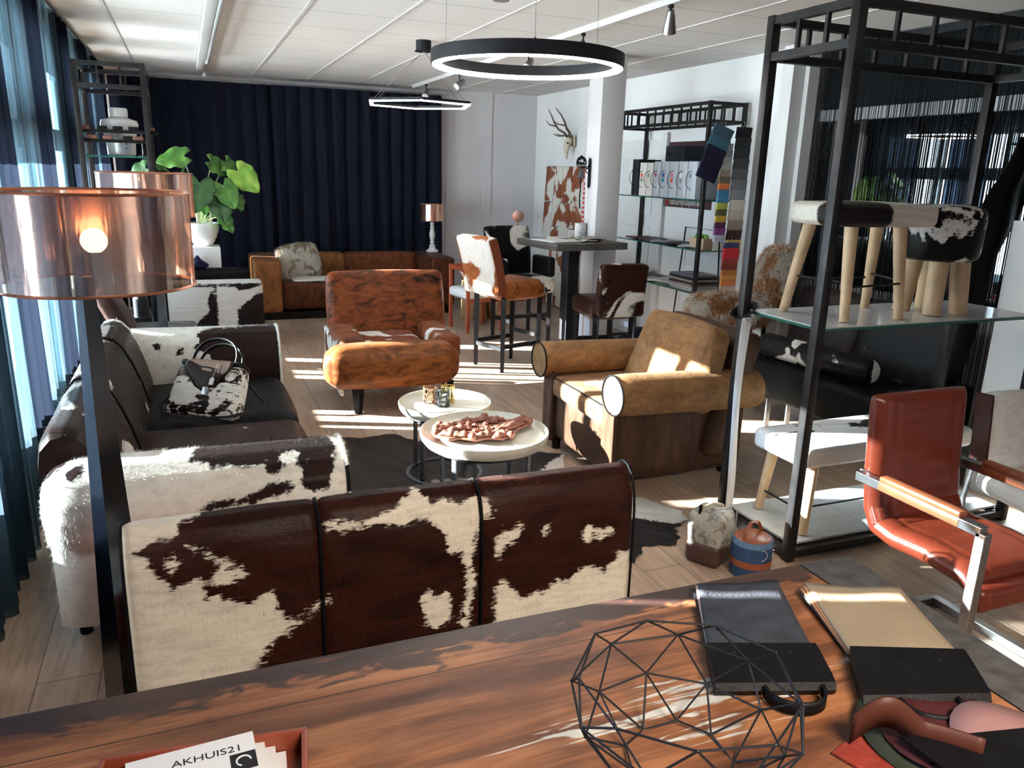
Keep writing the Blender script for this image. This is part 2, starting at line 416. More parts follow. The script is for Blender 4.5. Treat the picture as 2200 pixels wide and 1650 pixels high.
obj('pane', B().box((4.55, 2.0, 1.49), (.012, 5.9, 1.20)), DGM, gp); obj('dark_panel', B().box((4.55, 2.0, 2.38), (.02, 5.9, .44)), plain('dark_panel', (.012, .014, .016), .6), gp)
struct('wall_light_block', B().box((4.66, 2.1, CEIL/2), (.10, 6.1, CEIL)).box((4.53, 5.10, CEIL/2), (.16, .10, CEIL)), wm)  # backing added behind the glass to stop outside light leaking in
# strings of the string curtain, too many to count
random.seed(5)
sb = bmesh.new()
y = 4.93
while y > .6:
    w = .0022 + .0016 * random.random(); x = 4.43 + .02 * random.random(); t = .012 * (random.random() - .5)
    z0 = .12 + .03 * random.random()
    vs = [sb.verts.new(p) for p in ((x, y - w, z0), (x, y + w, z0), (x + t*.2, y + w + t, 2.56), (x + t*.2, y - w + t, 2.56))]
    sb.faces.new(vs); y -= random.choice((.006, .008, .010, .014, .019))
o = obj('string_curtain', sb, plain('string', (.0035, .004, .005), .8, spec=.1), smooth=False)
tag(o, 'black string curtain hanging in front of the dark mirrored glass partition', 'curtain'); o['kind'] = 'stuff'
obj('curtain_rail', B().box((4.44, 2.75, 2.585), (.03, 4.4, .05)), BLKMETAL, o)

# pleated curtains
def pleat(x0, y0, x1, y1, z0, z1, m, name, parent=None, amp=.035, lam=.11, seed=0, nz=10, drift=.03):
    rnd = random.Random(seed); Ln = math.hypot(x1-x0, y1-y0); ux, uy = (x1-x0)/Ln, (y1-y0)/Ln; nx, ny = -uy, ux
    ph = [rnd.random() * 6.28 for _ in range(6)]; bm = bmesh.new()
    nu = max(8, int(Ln / lam * 9))
    def fn(u, v_):
        s = u * Ln; z = z0 + (z1 - z0) * v_; k = 1 - .35 * v_
        a = math.sin(2*PI*s/lam + ph[0] + .9*math.sin(s*3.1 + ph[1]) + .25*math.sin(3*v_ + ph[4])) + .45*math.sin(2*PI*s/(lam*2.7) + ph[2] + v_*.8) + .25*math.sin(2*PI*s/(lam*.45) + ph[3])
        d = a * amp * k; sh = drift * math.sin(2*PI*s/(lam*4) + ph[5]) * (1 - v_) + .3 * amp * math.cos(2*PI*s/lam + ph[0])
        return (x0 + ux*(s+sh) + nx*d, y0 + uy*(s+sh) + ny*d, z)
    grid(bm, nu, nz, fn)
    return obj(name, bm, m, parent, normals=False)
def curtain(label, group, m, x0, y0, x1, y1, z0=.03, z1=2.57, **kw):
    o = pleat(x0, y0, x1, y1, z0, z1, m, 'curtain', **kw); tag(o, label, 'curtain', group)
    return o
GB = 'navy curtains along the back wall'
for i, (a, b_, lab) in enumerate(((-.70, 1.03, 'navy pleated curtain on the back wall behind the plant, next to the window corner'),
                                  (.97, 2.98, 'navy pleated curtain on the back wall, right of the seam, behind the white table lamp'))):
    curtain(lab, GB, NAVY, a, 9.84 - .07*i, b_, 9.84 - .07*i, z0=.03, z1=2.53, seed=i + 3, lam=.17, amp=.03, nz=8)
bm = B().box((1.1, 9.80, 2.568), (3.9, .04, .03)); o = obj('curtain_rail', bm, plain('rail_white', (.30, .30, .31), .5)); tag(o, 'grey curtain rail under the ceiling along the back wall', 'curtain rail')
o = obj('curtain_rail', B().box((-.74, 4.6, 2.60), (.03, 10.0, .025)), BLKMETAL); tag(o, 'black curtain rail under the ceiling along the window wall', 'curtain rail')
GL = 'voile curtains along the window wall'
for i, (a, b_, m_, lab) in enumerate((
        (-2.9, .55, DENSE, 'unseen dark voile curtain behind the camera position, added to block sun on the desk'),  # this one and the next are out of view, added as sun blockers
        (.58, 1.88, DENSE, 'unseen dark voile curtain added past the left end of the desk to block sun'),
        (1.9, 2.60, DENSE, 'dark voile curtain nearest the desk, beside the near copper lamp pole'),
        (2.64, 3.62, SHEER2, 'pale voile panel beside the near arm of the rolled-arm sofa'),
        (3.66, 4.05, SHEER, 'pale blue voile panel at the far left edge of the photo, behind the copper shade'),
        (4.06, 4.30, DENSE, 'dark gathered curtain fold right of the leftmost pale voile'),
        (4.31, 5.10, SHEER, 'broad pale blue voile panel above the copper lamp shade'),
        (5.11, 5.55, DENSE, 'dark curtain fold hanging from the ceiling left of the tall iron rack'),
        (5.56, 6.30, SHEER, 'pale voile panel just left of the tall iron rack'),
        (6.36, 6.85, DENSE, 'dark voile bunch seen through the left half of the iron rack'),
        (6.92, 7.50, SHEER, 'narrow pale voile seen through the iron rack beside the ceramic jar'),
        (7.58, 8.20, DENSE, 'dark curtain bunch behind the ceramic head jar'),
        (8.27, 8.62, SHEER, 'narrow pale voile between the dark bunches near the room corner'),
        (8.70, 9.70, DENSE, 'dark curtain bunch closing the window corner behind the plant'))):
    curtain(lab, GL, m_, -.74, a, -.74, b_, z0=.02, z1=2.585, seed=20 + i, lam=.13 if m_ is SHEER else .09, amp=.022 if m_ is SHEER else .034, drift=.02)

# ---------------------------------------------------------------- ceiling lights
def ring_lamp():
    t = thing('ring_pendant_lamp', 'large round black pendant ring with glowing white inner light hanging above the room', 'lamp', (1.655, 3.93, 2.165))
    n = 96; R0, R1 = .49, .44
    bm = bmesh.new()
    for prof, nm, m in (([(R0, 0), (R0, .065), (R0-.05, .065), (R0-.05, .012)], 'ring_housing', BLKMETAL),):
        rr = []
        for r, z in prof + [(R0-.006, .0)]:
            rr.append([V((r*math.cos(2*PI*i/n), r*math.sin(2*PI*i/n), z)) for i in range(n)])
        loft(bm, rr, False)
    obj('ring_housing', bm, BLKMETAL, t)
    bm = bmesh.new(); loft(bm, [[V((r*math.cos(2*PI*i/n), r*math.sin(2*PI*i/n), z)) for i in range(n)] for r, z in ((R0-.006, .001), (R0-.012, -.006), (R0-.042, -.006), (R0-.050, .012))], False)
    obj('light_strip', bm, LEDM, t)
    c = V((-.235, -.13, 0)); 
    for a in (2.45, .2, -1.9):
        p = V((.45*math.cos(a), .45*math.sin(a), .065)); obj('suspension_wire', B().cyl(p, (p.x*.98, p.y*.98, .455), .0012, n=6), STEEL, t)
        obj('wire_clip', B().cyl(p, p + V((0, 0, .012)), .006, n=8), STEEL, t)
    obj('canopy', B().cyl((-.265, -.30, .235), (-.265, -.30, .455), .037, n=32), BLKMETAL, t)
ring_lamp()
def hex_lamp():
    t = thing('hexagon_pendant_lamp', 'hexagonal glowing pendant lamp hung on four wires before the navy curtain', 'lamp', (1.72, 6.22, 2.135), .30)
    R = .42; P = [V((R*math.cos(PI/3*i), R*math.sin(PI/3*i), 0)) for i in range(6)]
    h = bmesh.new(); l = bmesh.new()
    for i in range(6):
        a, b_ = P[i], P[(i+1) % 6]; bar(h, a + V((0,0,.012)), b_ + V((0,0,.012)), .03, .02); bar(l, a, b_, .026, .012)
    obj('hexagon_frame', h, BLKMETAL, t); obj('light_strip', l, LEDM, t)
    can = V((.12, .12, .46))
    obj('canopy', B().cyl(can - V((0,0,.05)), can + V((0,0,.025)), .06, n=28).cyl(can - V((0,0,.055)), can - V((0,0,.05)), .07, n=28), BLKMETAL, t)
    for i in (0, 2, 3, 5): obj('suspension_wire', B().cyl(P[i], can - V((0,0,.05)), .0016, n=6), STEEL, t)
hex_lamp()
t = thing('tube_light', 'long white fluorescent batten light on the ceiling near the windows', 'lamp', (.22, 6.0, CEIL))
obj('batten', B().box((0, 1.0, -.03), (.07, 5.2, .06), bev=.008), plain('batten_white', (.66, .66, .66), .4), t)
obj('tube', B().cyl((.045, -1.4, -.075), (.045, 2.2, -.075), .013, n=16), plain('tube_glass', (.55, .56, .58), .25), t)
for y_ in (-1.42, 2.22, 3.4): obj('tube_holder', B().box((.04, y_, -.062), (.03, .03, .05), bev=.004), WPAINT, t)
def spot(loc, tgt, label):
    t = thing('track_spotlight', label, 'spotlight', loc, group='spotlights on the ceiling track')
    obj('stem', B().cyl((0,0,0), (0,0,-.085), .006, n=10).cyl((0,0,-.0), (0,0,-.02), .016, n=12), BLKMETAL, t)
    d = V(tgt).normalized(); c = V((0,0,-.105))
    obj('lamp_head', B().cyl(c - d*.045, c + d*.045, .026, .040, n=20).cyl(c - d*.075, c - d*.045, .018, .026, n=20), STEEL, t)
    obj('lens', B().cyl(c + d*.044, c + d*.049, .034, n=20), CERAMIC, t)
o = obj('lighting_track', B().box((2.60, 6.0, CEIL - .02), (.034, 7.3, .035)), plain('track_white', (.78,.78,.78), .3)); tag(o, 'white lighting track running along the ceiling towards the back wall', 'light track')
for y_, d, lab in ((4.12, (.2, .35, -.8), 'silver track spotlight at the top of the photo, nearest of the row'), (5.2, (-.2, -.5, -.6), 'silver track spotlight half hidden above the black ring lamp'),
                (6.15, (-.6, -.5, -.6), 'silver track spotlight seen inside the black ring lamp'), (7.9, (-.7, -.3, -.5), 'small silver track spotlight seen just below the ring lamp'), (9.1, (-.4, -.6, -.6), 'farthest silver track spotlight, above the hexagon lamp near the navy curtain')):
    spot((2.60, y_, CEIL - .035), d, lab)
# ================================================================ foreground desk
dm, nt, b = new_mat('old_teak')
mv = mapping(nt, scale=(.9, 9, 4)); gr = noise(nt, mv, 2.0, 8, .7, .58); gf = noise(nt, mapping(nt, scale=(4, 120, 4)), 2, 4, .5)
wood = ramp(nt, gr, [(.25, (.055, .021, .011)), (.45, (.16, .064, .029)), (.58, (.29, .125, .056)), (.78, (.41, .205, .10))])
tone = ramp(nt, noise(nt, mapping(nt, scale=(1.2, 2.2, 1)), 2.2, 3), [(.35, (.62, .55, .50)), (.62, (1.05, 1.02, 1.0))])
wood = mixc(nt, 1.0, wood, tone, 'MULTIPLY')
wood = mixc(nt, .5, wood, mixc(nt, 1.0, wood, ramp(nt, gf, [(.3, (.5,.45,.4)), (.6, (1.1,1.1,1.1))]), 'MULTIPLY'))
sp = N(nt, 'ShaderNodeSeparateXYZ'); L(nt, mapping(nt), sp.inputs[0])
edge = ramp(nt, sp.outputs[1], [(.0, (0,0,0)), (1.0, (1,1,1))])
ey = mth(nt, 'SUBTRACT', sp.outputs[1], mth(nt, 'ADD', 1.235, mth(nt, 'MULTIPLY', sp.outputs[0], -.012)))
wn = noise(nt, mapping(nt, scale=(3.0, 9, 3)), 2.6, 5, 1.4)
dmask = ramp(nt, mth(nt, 'ADD', mth(nt, 'MULTIPLY', ey, 4.5), mth(nt, 'SUBTRACT', wn, .02)), [(.46, (0,0,0)), (.56, (1,1,1))])
wood = mixc(nt, mth(nt, 'MULTIPLY', dmask, .86), wood, (.014, .010, .012))
wx = mth(nt, 'ABSOLUTE', mth(nt, 'SUBTRACT', sp.outputs[0], .74)); wy = mth(nt, 'ABSOLUTE', mth(nt, 'SUBTRACT', sp.outputs[1], .955))
wdist = mth(nt, 'ADD', mth(nt, 'MULTIPLY', wx, 1.5), mth(nt, 'MULTIPLY', wy, 4.6))
wv = mth(nt, 'SUBTRACT', noise(nt, mapping(nt, scale=(2.2, 26, 3)), 2.4, 6, .8), mth(nt, 'MULTIPLY', wdist, .42))
wood = mixc(nt, ramp(nt, wv, [(.40, (0,0,0)), (.45, (1,1,1))]), wood, (.42, .42, .40))
seam = mth(nt, 'LESS_THAN', mth(nt, 'ABSOLUTE', mth(nt, 'SUBTRACT', sp.outputs[1], mth(nt, 'ADD', 1.185, mth(nt, 'MULTIPLY', sp.outputs[0], .0)))), .0012)
wood = mixc(nt, seam, wood, (.02, .01, .006))
L(nt, wood, b.inputs['Base Color']); b.inputs['Roughness'].default_value = .42; bump(nt, b, gr, .4, .004)
t = thing('desk', 'reclaimed wooden desk with charred far edge and peeling white paint in the foreground', 'desk', (0, 0, 0))
obj('desk_top', B().prism([(-.66, 1.312), (-.4, 1.312), (.0, 1.308), (.5, 1.306), (1.0, 1.300), (1.285, 1.297), (1.28, .30), (-.66, .30)], (0, 0, .745), (1,0,0), (0,1,0), .05), dm, t, bevel=.004, smooth=False)
for x_, y_ in ((-.58, 1.2), (1.18, 1.2), (-.58, .4), (1.18, .4)): obj('leg', B().box((x_, y_, .36), (.09, .09, .72), bev=.005), dm, t)
DG = plain('grey_leather', (.055, .054, .056), .55, 0, .3, .3, vscale=30)
t = thing('side_table', 'narrow dark grey side table joined to the right end of the wooden desk', 'table')
obj('table_top', B().prism([(1.292, 1.30), (1.440, 1.292), (1.38, .30), (1.287, .30)], (0, 0, .760), (1,0,0), (0,1,0), .014), DG, t, smooth=False)
for y_ in (1.22, .5): obj('leg', B().box((1.32, y_, .376), (.035, .035, .752)), IRON, t)

def bezier_sheet(bm, pts, z, th=.003, n=10): prism(bm, pts, (0,0,z), (1,0,0), (0,1,0), th)
# leather sample books: stacked leather sheets hinged in a black spine with a carrying strap
def sample_book(label, cor, sheets, spine, strap, z0=.771):
    """cor: far-left, far-right, near-right, near-left corners of the top sheet (x, y)"""
    t = thing('leather_sample_book', label, 'sample book', (0, 0, 0), group='leather sample books on the desk')
    c = [V((*p, 0)) for p in cor]
    for k, (m, dx, dy, grow) in enumerate(sheets):
        bm = bmesh.new(); z = z0 + .004 + k * .0045
        def fn(u, v_):
            p = (c[0]*(1-u) + c[1]*u)*(1-v_) + (c[3]*(1-u) + c[2]*u)*v_
            w = .0022*math.sin(9*u + k*1.7) * (1 - v_)
            return (p.x + dx*(1-v_), p.y + dy*(1-v_) + w, z + .010*(1-v_)*(.3+.7*abs(u-.5)) + .002*math.sin(6*u+3*v_+k))
        grid(bm, 14, 14, fn)
        obj('leather_sheet', bm, m, t, solid=.0028)
    s = [V((*p, 0)) for p in spine]; bm = bmesh.new()
    zt = z0 + .012 + len(sheets) * .0045
    prof = [(0, zt), (.25, zt + .001), (.75, zt - .001), (.93, zt - .004), (1.0, (zt + z0)/2), (.94, z0 + .002), (.6, z0 + .001), (.2, z0 + .001)]
    rr = []
    for i in range(13):
        u = i/12; row = []
        for f_, z in prof:
            p = (s[0]*(1-u) + s[1]*u)*(1-f_) + (s[3]*(1-u) + s[2]*u)*f_
            row.append(V((p.x, p.y, z)))
        rr.append(row)
    loft(bm, rr); obj('spine', bm, BLKLEATHER, t)
    mid = (s[2] + s[3]) / 2; ax = (s[2] - s[3]).normalized(); out = V((ax.y, -ax.x, 0)); out = out if out.y < 0 else -out
    pts = []
    for i in range(17):
        a = PI * i / 16; pts.append(mid + ax * (strap[0] * -math.cos(a)) + out * (strap[1] * math.sin(a) ** .8) + ax*strap[2] + V((0, 0, z0 + .016)))
    bm = bmesh.new(); rr = []
    for p in pts: rr.append([p + V((0,0,-.012)), p + V((0,0,.012))])
    loft(bm, rr, close=False); obj('carry_strap', bm, BLKLEATHER, t, solid=.004)
    for u in (.22, .72):
        p = (s[0]*(1-u) + s[1]*u)*.72 + (s[3]*(1-u) + s[2]*u)*.28; obj('rivet', B().cyl((p.x, p.y, zt-.002), (p.x, p.y, zt+.002), .004, n=14), IRON, t)
SUEDE = plain('charcoal_suede', (.030, .035, .045), .7, 0, .5, .25, vscale=26)
SAND = plain('sand_leather', (.20, .155, .105), .6, 0, .4, .1, vscale=8)
TANL = plain('tan_leather', (.30, .13, .06), .5, 0, .3, .15)
PINKL = plain('pale_pink_leather', (.30, .20, .17), .6, 0, .3, .1)
sample_book('sample book with a dark grey-blue suede top sheet, left on the desk', ((.972, 1.262), (1.148, 1.212), (1.046, .992), (.852, 1.056)),
    [(BLKLEATHER, -.004, -.018, 0), (BLKLEATHER, -.018, -.010, 0), (PINKL, -.008, -.004, 0), (SUEDE, 0, 0, 0)], ((.850, 1.060), (1.048, .988), (.997, .878), (.792, .948)), (.052, .05, .03))
sample_book('leather sample book with a smooth beige top sheet, right of the grey one', ((1.200, 1.188), (1.385, 1.098), (1.300, .880), (1.105, .955)),
    [(SUEDE, -.022, -.016, 0), (TANL, -.018, -.010, 0), (TANL, -.010, -.006, 0), (SAND, 0, 0, 0)], ((1.103, .958), (1.305, .876), (1.232, .760), (1.012, .832)), (.052, .05, .0))
# geometric wire basket
def wire_basket():
    t = thing('wire_basket', 'open black geometric wire basket standing on the desk in front of the sample books', 'basket', (.648, .842, .7712))
    n = 9; bm = bmesh.new()
    def ring(r, z, ph): return [V((r*math.cos(2*PI*(i+ph)/n), r*math.sin(2*PI*(i+ph)/n), z + .006*math.sin(i*2.1+z*50))) for i in range(n)]
    R0, R1, R2, R3 = ring(.165, .150, .0), ring(.178, .105, .5), ring(.150, .050, .0), ring(.085, .003, .5)
    E = []
    for i in range(n):
        j = (i+1) % n; h = (i-1) % n
        E += [(R0[i], R0[j]), (R0[i], R1[i]), (R0[i], R1[h]), (R1[i], R1[j]), (R1[i], R2[i]), (R1[i], R2[j]), (R2[i], R3[i]), (R2[i], R3[h]), (R3[i], R3[j]), (R2[i], R2[j])]
    for a, b_ in E: cyl(bm, a, b_, .0018, n=6)
    for r in (R0, R1, R2, R3):
        for p in r: bmesh.ops.create_icosphere(bm, subdivisions=1, radius=.0028, matrix=Matrix.Translation(p))
    obj('wire_frame', bm, BLKMETAL, t)
wire_basket()
# leather samples and rolled strap at the lower right
def round_sheet(name, label, m, c, r, z, group=None, sx=1, wav=.004, seed=0, a0=0, a1=2*PI):
    bm = bmesh.new(); rnd = random.Random(seed)
    n = 30; cen = bm.verts.new((c[0], c[1], z + .006)); ring = []
    for k, rr_ in ((0, .55), (1, 1.0)):
        ring.append([bm.verts.new((c[0] + r*rr_*sx*math.cos(a0+(a1-a0)*i/n), c[1] + r*rr_*math.sin(a0+(a1-a0)*i/n), z + wav*math.sin(3*2*PI*i/n + seed) * rr_ + .003)) for i in range(n)])
    for i in range(n):
        j = (i+1) % n; bm.faces.new((cen, ring[0][i], ring[0][j])); bm.faces.new((ring[0][i], ring[1][i], ring[1][j], ring[0][j]))
    o = obj(name, bm, m, solid=.003); tag(o, label, 'leather sample', group); return o
round_sheet('leather_disc', 'dark green round leather sample, lowest of the stack at the lower right corner', plain('olive_leather', (.022, .026, .018), .6), (1.075, .735), .125, .778, 'round leather samples at the lower right', seed=1)
round_sheet('leather_disc', 'dark wine red round leather sample lying over the green one at the lower right', plain('wine_leather', (.045, .012, .013), .5), (1.095, .725), .118, .786, 'round leather samples at the lower right', seed=2)
round_sheet('leather_disc', 'pink suede leather sample, topmost at the lower right corner', plain('pink_suede', (.20, .10, .10), .8), (1.16, .665), .095, .796, 'round leather samples at the lower right', seed=3)
bm = bmesh.new(); rr = []
for i in range(25):
    s = i/24; a = -.5 + s*3.4
    rr.append([V((.925 + .15*s, .785 - .13*s + .02*math.sin(a), .776 + .035*math.sin(PI*min(1, s*1.6))**1 + dz_)) for dz_ in (0, .055)])
loft(bm, rr, close=False); o = obj('leather_belt', bm, plain('brown_strap', (.055, .018, .012), .4), solid=.004); tag(o, 'dark brown leather strap curling over the desk at the lower right corner', 'strap')
o = obj('leather_sheet', B().prism([(.885, .77), (.985, .80), (1.04, .60), (.95, .58)], (0, 0, .7735), (1,0,0), (0,1,0), .004), plain('red_croc', (.16, .022, .015), .35, 0, .6, .3, vscale=14)); tag(o, 'flat red leather sample with crocodile grain under the dark strap', 'leather sample')
o = obj('leather_sheet', B().prism([(.985, .735), (1.10, .70), (1.3, .655), (1.27, .55), (1.0, .55)], (0, 0, .803), (1,0,0), (0,1,0), .004), BLKLEATHER); tag(o, 'black leather sheet folded over the samples in the lower right corner', 'leather sample')
# brochure tray
t = thing('brochure_tray', 'red-brown wooden tray holding brochures at the bottom of the photo', 'tray', (-.045, .972, .7705), -.12)
TR = plain('tray_wood', (.22, .045, .022), .4, 0, .1, .2)
obj('tray_base', B().box((0, 0, .004), (.29, .22, .008)), TR, t)
for c_, s_ in (((0, .106, .022), (.29, .009, .044)), ((0, -.106, .022), (.29, .009, .044)), ((.141, 0, .022), (.009, .212, .044)), ((-.141, 0, .022), (.009, .212, .044))): obj('side_panel', B().box(c_, s_, bev=.002), TR, t)
PAPER = plain('paper', (.66, .67, .70), .6)
for k in range(4):
    tt = thing('brochure', ('white brochure on top of the tray pile, printed with thin capital letters' if k == 3 else ('white brochure in the tray, sticking out right below the top one', 'white brochure at the bottom of the pile in the tray', 'white brochure third from the bottom of the pile in the tray')[k]), 'brochure', (-.050 + .012*(3-k) if k < 3 else -.050, .996 - .004*(3-k), .782 + .0105*k), .05 - .04*(3-k), 'brochures in the tray')
    obj('cover', B().box((0, 0, .001), (.175, .16, .002)), PAPER, tt)
    if k == 3:
        INK = plain('ink', (.02, .02, .025), .6)
        textmesh('lettering', 'AKHUIS21', .019, INK, tt, (-.028, .044, .0022), Matrix.Identity(3), .0002, sx=1.15)
        obj('printed_square', B().box((.068, .020, .0022), (.036, .036, .0006)), INK, tt)
        bmw = bmesh.new(); tube(bmw, [(.068 + .010*math.cos(a*PI/8), .020 + .010*math.sin(a*PI/8), .0028) for a in range(12)], .0015, 5); obj('printed_curl', bmw, PAPER, tt)

# ================================================================ foreground cowhide sofa seen from behind
FS=[[(-0.223,0.821),(-0.015,0.822),(-0.055,0.794),(-0.077,0.781),(-0.086,0.757),(-0.112,0.744),(-0.149,0.742),(-0.171,0.726),(-0.182,0.713),(-0.155,0.698),(-0.149,0.676),(-0.13,0.649),(-0.116,0.627),(-0.109,0.606),(-0.09,0.613),(-0.065,0.614),(-0.04,0.626),(-0.033,0.602),(-0.027,0.571),(0.001,0.574),(0.014,0.553),(0.045,0.55),(0.085,0.539),(0.116,0.556),(0.144,0.569),(0.136,0.539),(0.149,0.501),(0.171,0.461),(0.209,0.478),(0.247,0.496),(0.281,0.513),(0.28,0.492),(0.245,0.468),(0.195,0.449),(0.167,0.42),(0.132,0.409),(0.107,0.394),(0.097,0.356),(0.068,0.334),(0.039,0.254),(-0.27,0.333)],[(-0.122,0.68),(-0.094,0.701),(-0.084,0.686),(-0.097,0.666),(-0.113,0.659)],[(-0.066,0.715),(-0.044,0.714),(-0.013,0.687),(0.019,0.675),(0.041,0.655),(0.018,0.651),(-0.014,0.674)],[(-0.022,0.636),(0.006,0.644),(0.062,0.638),(0.073,0.619),(0.037,0.605),(0.003,0.596),(-0.019,0.609)],[(0.28,0.742),(0.335,0.726),(0.404,0.72),(0.458,0.745),(0.496,0.77),(0.515,0.777),(0.537,0.809),(0.555,0.792),(0.581,0.748),(0.617,0.763),(0.642,0.753),(0.669,0.74),(0.697,0.755),(0.754,0.742),(0.761,0.679),(0.731,0.671),(0.715,0.645),(0.702,0.603),(0.695,0.559),(0.706,0.497),(0.702,0.436),(0.684,0.378),(0.691,0.337),(0.662,0.343),(0.659,0.383),(0.676,0.426),(0.679,0.487),(0.671,0.541),(0.652,0.596),(0.628,0.585),(0.61,0.647),(0.582,0.687),(0.542,0.707),(0.502,0.692),(0.456,0.702),(0.404,0.71),(0.334,0.704),(0.279,0.719)],[(0.541,0.452),(0.569,0.485),(0.583,0.452),(0.618,0.468),(0.64,0.418),(0.626,0.367),(0.59,0.351),(0.555,0.366)],[(0.766,0.452),(0.785,0.475),(0.823,0.441),(0.863,0.405),(0.901,0.417),(0.933,0.4),(0.955,0.436),(0.986,0.446),(1.009,0.418),(1.042,0.46),(1.077,0.475),(1.116,0.452),(1.142,0.437),(1.164,0.479),(1.187,0.507),(1.213,0.495),(1.254,0.521),(1.305,0.11),(0.773,0.166)],[(0.765,0.607),(0.788,0.634),(0.806,0.613),(0.84,0.644),(0.855,0.635),(0.831,0.589),(0.804,0.583),(0.788,0.543),(0.766,0.562)],[(1.051,0.577),(1.068,0.614),(1.091,0.595),(1.132,0.58),(1.151,0.593),(1.163,0.568),(1.118,0.551),(1.084,0.572),(1.072,0.55)],[(0.908,0.63),(0.93,0.645),(0.939,0.618),(0.922,0.598)]]
NA=[[(-0.056,0.098),(-0.04,0.141),(-0.019,0.155),(0.077,0.175),(0.146,0.173),(0.207,0.177),(0.387,0.201),(0.424,0.11),(0.385,-0.042),(0.326,-0.046),(0.287,-0.014),(0.306,0.034),(0.277,0.053),(0.296,0.095),(0.228,0.102),(0.23,0.075),(0.242,0.046),(0.215,0.026),(0.185,0.039),(0.177,0.064),(0.085,0.064),(0.071,0.079),(0.018,0.066),(-0.005,0.089)],[(0.193,0.002),(0.25,-0.002),(0.263,-0.027),(0.242,-0.041),(0.158,-0.057),(0.084,-0.065),(-0.041,-0.07),(-0.015,-0.049),(0.085,-0.043),(0.148,-0.029)],[(-0.399,0.119),(-0.373,0.124),(-0.366,0.098),(-0.382,0.07),(-0.408,0.069),(-0.417,0.096)],[(-0.536,0.053),(-0.495,0.113),(-0.429,0.157),(-0.421,0.134),(-0.477,0.092),(-0.511,0.064)]]
FA=[[(-0.002,0.09),(0.041,0.128),(0.569,0.146),(0.532,-0.39),(0.207,-0.418),(0.098,-0.133),(0.065,-0.063),(0.055,-0.027),(0.006,-0.005),(-0.023,0.01),(-0.016,0.042),(0.015,0.048)],[(-0.234,0.054),(-0.2,0.052),(-0.2,0.015),(-0.237,0.017)],[(-0.119,0.018),(-0.085,0.016),(-0.085,-0.019),(-0.119,-0.017)]]
HFS = hide('hide_mahogany', (.022, .0065, .005), (.70, .64, .54), (.060, .014, .008), attr=True, streak=(26, 26, 120), rot=(0, .62, 0), edge=.042, rough=.45, seed=2)
t = thing('cowhide_sofa', 'red-brown and white cowhide sofa with two seams, seen from behind in front of the desk', 'sofa', (0, 0, 0))
prof = [(1.95, .10), (1.95, .30), (1.95, .50), (1.951, .60), (1.953, .66), (1.958, .71), (1.968, .752), (1.985, .785), (2.01, .805), (2.04, .808), (2.068, .793), (2.085, .765), (2.092, .70), (2.10, .55), (2.11, .42), (2.11, .15)]
pf = []
for a, b_ in zip(prof, prof[1:]):
    for k in range(4): pf.append((a[0] + (b_[0]-a[0])*k/4, a[1] + (b_[1]-a[1])*k/4))
pf.append(prof[-1]); pf = [(a, b_ - .038*min(1, max(0, (b_-.5)/.25))) for a, b_ in pf]
for x0, x1 in ((-.212, .262), (.268, .722), (.728, 1.232)):
    rr = []
    nn = 44
    for i in range(nn + 1):
        u = i/nn; e = min(u, 1-u) * (x1-x0); pin = .010 * math.exp(-e/.012)
        x = x0 + (x1-x0)*u
        rr.append([V((x, y_ + (pin if y_ < 2.03 else -pin) + (.002*math.sin(z_*40 + x*20) if e > .03 else 0), z_ - pin*.6*(z_ > .7) + .004*math.sin(3.0*x+.5)*(z_ > .7))) for y_, z_ in pf])
    o = obj('back_panel', (lambda bm_: (loft(bm_, rr), bm_)[1])(bmesh.new()), HFS, t)
    paint(o, FS, lambda co: np.stack([co[:, 0], co[:, 2] + np.clip(co[:, 1] - 1.955, 0, .2) * .45], 1))
    fuzz(o, 9000, .011, .00035, lean=(.18, -.02, -.85), seed=int(x0*100) % 97)
    at = o.data.attributes.get('sd')
    if at: o.data.attributes.remove(at)
    paint(o, FS, lambda co: np.stack([co[:, 0], co[:, 2] + np.clip(co[:, 1] - 1.955, 0, .2) * .45], 1))
for x in (.265, .725):
    bm = bmesh.new(); tube(bm, [(x, y_ - .002 if y_ < 2.03 else y_, z_ + .001) for y_, z_ in pf[::2]], .0045, 8); obj('piping', bm, BLKLEATHER, t)
for x in (-.214, 1.234):
    bm = bmesh.new(); tube(bm, [(x, y_, z_) for y_, z_ in pf[::2]], .004, 8); obj('piping', bm, BLKLEATHER, t)
HSEAT = hide('hide_mahogany_seat', (.040, .011, .007), WHITE, BROWN, seed=4, scale=1.8, bias=.55)
obj('seat', B().cush((.51, 2.285, .33), (1.40, .33, .20), .05, 18, .02), HSEAT, t)
for x_ in (-.12, 1.14):
    for y_ in (1.99, 2.40): obj('leg', B().cyl((x_, y_, 0), (x_, y_, .24), .02, .03, 14), BLKWOOD, t)

# ================================================================ left sofa with rolled arms
t = thing('roll_arm_sofa', 'black-brown and white cowhide sofa with rolled arms along the window curtains', 'sofa')
HBK = hide('hide_darkbrown', (.010, .005, .005), WHITE, (.035, .012, .008), scale=2.3, bias=.66, seed=11, streak=(70, 9, 70), edge=.06)
HARM = hide('hide_arm', (.014, .009, .009), (.70, .67, .61), (.035, .012, .010), attr=True, streak=(40, 40, 60), edge=.03, seed=6)
HSIDE = hide('hide_side_white', BLACK, (.50, .46, .40), scale=1.9, bias=.36, seed=8)
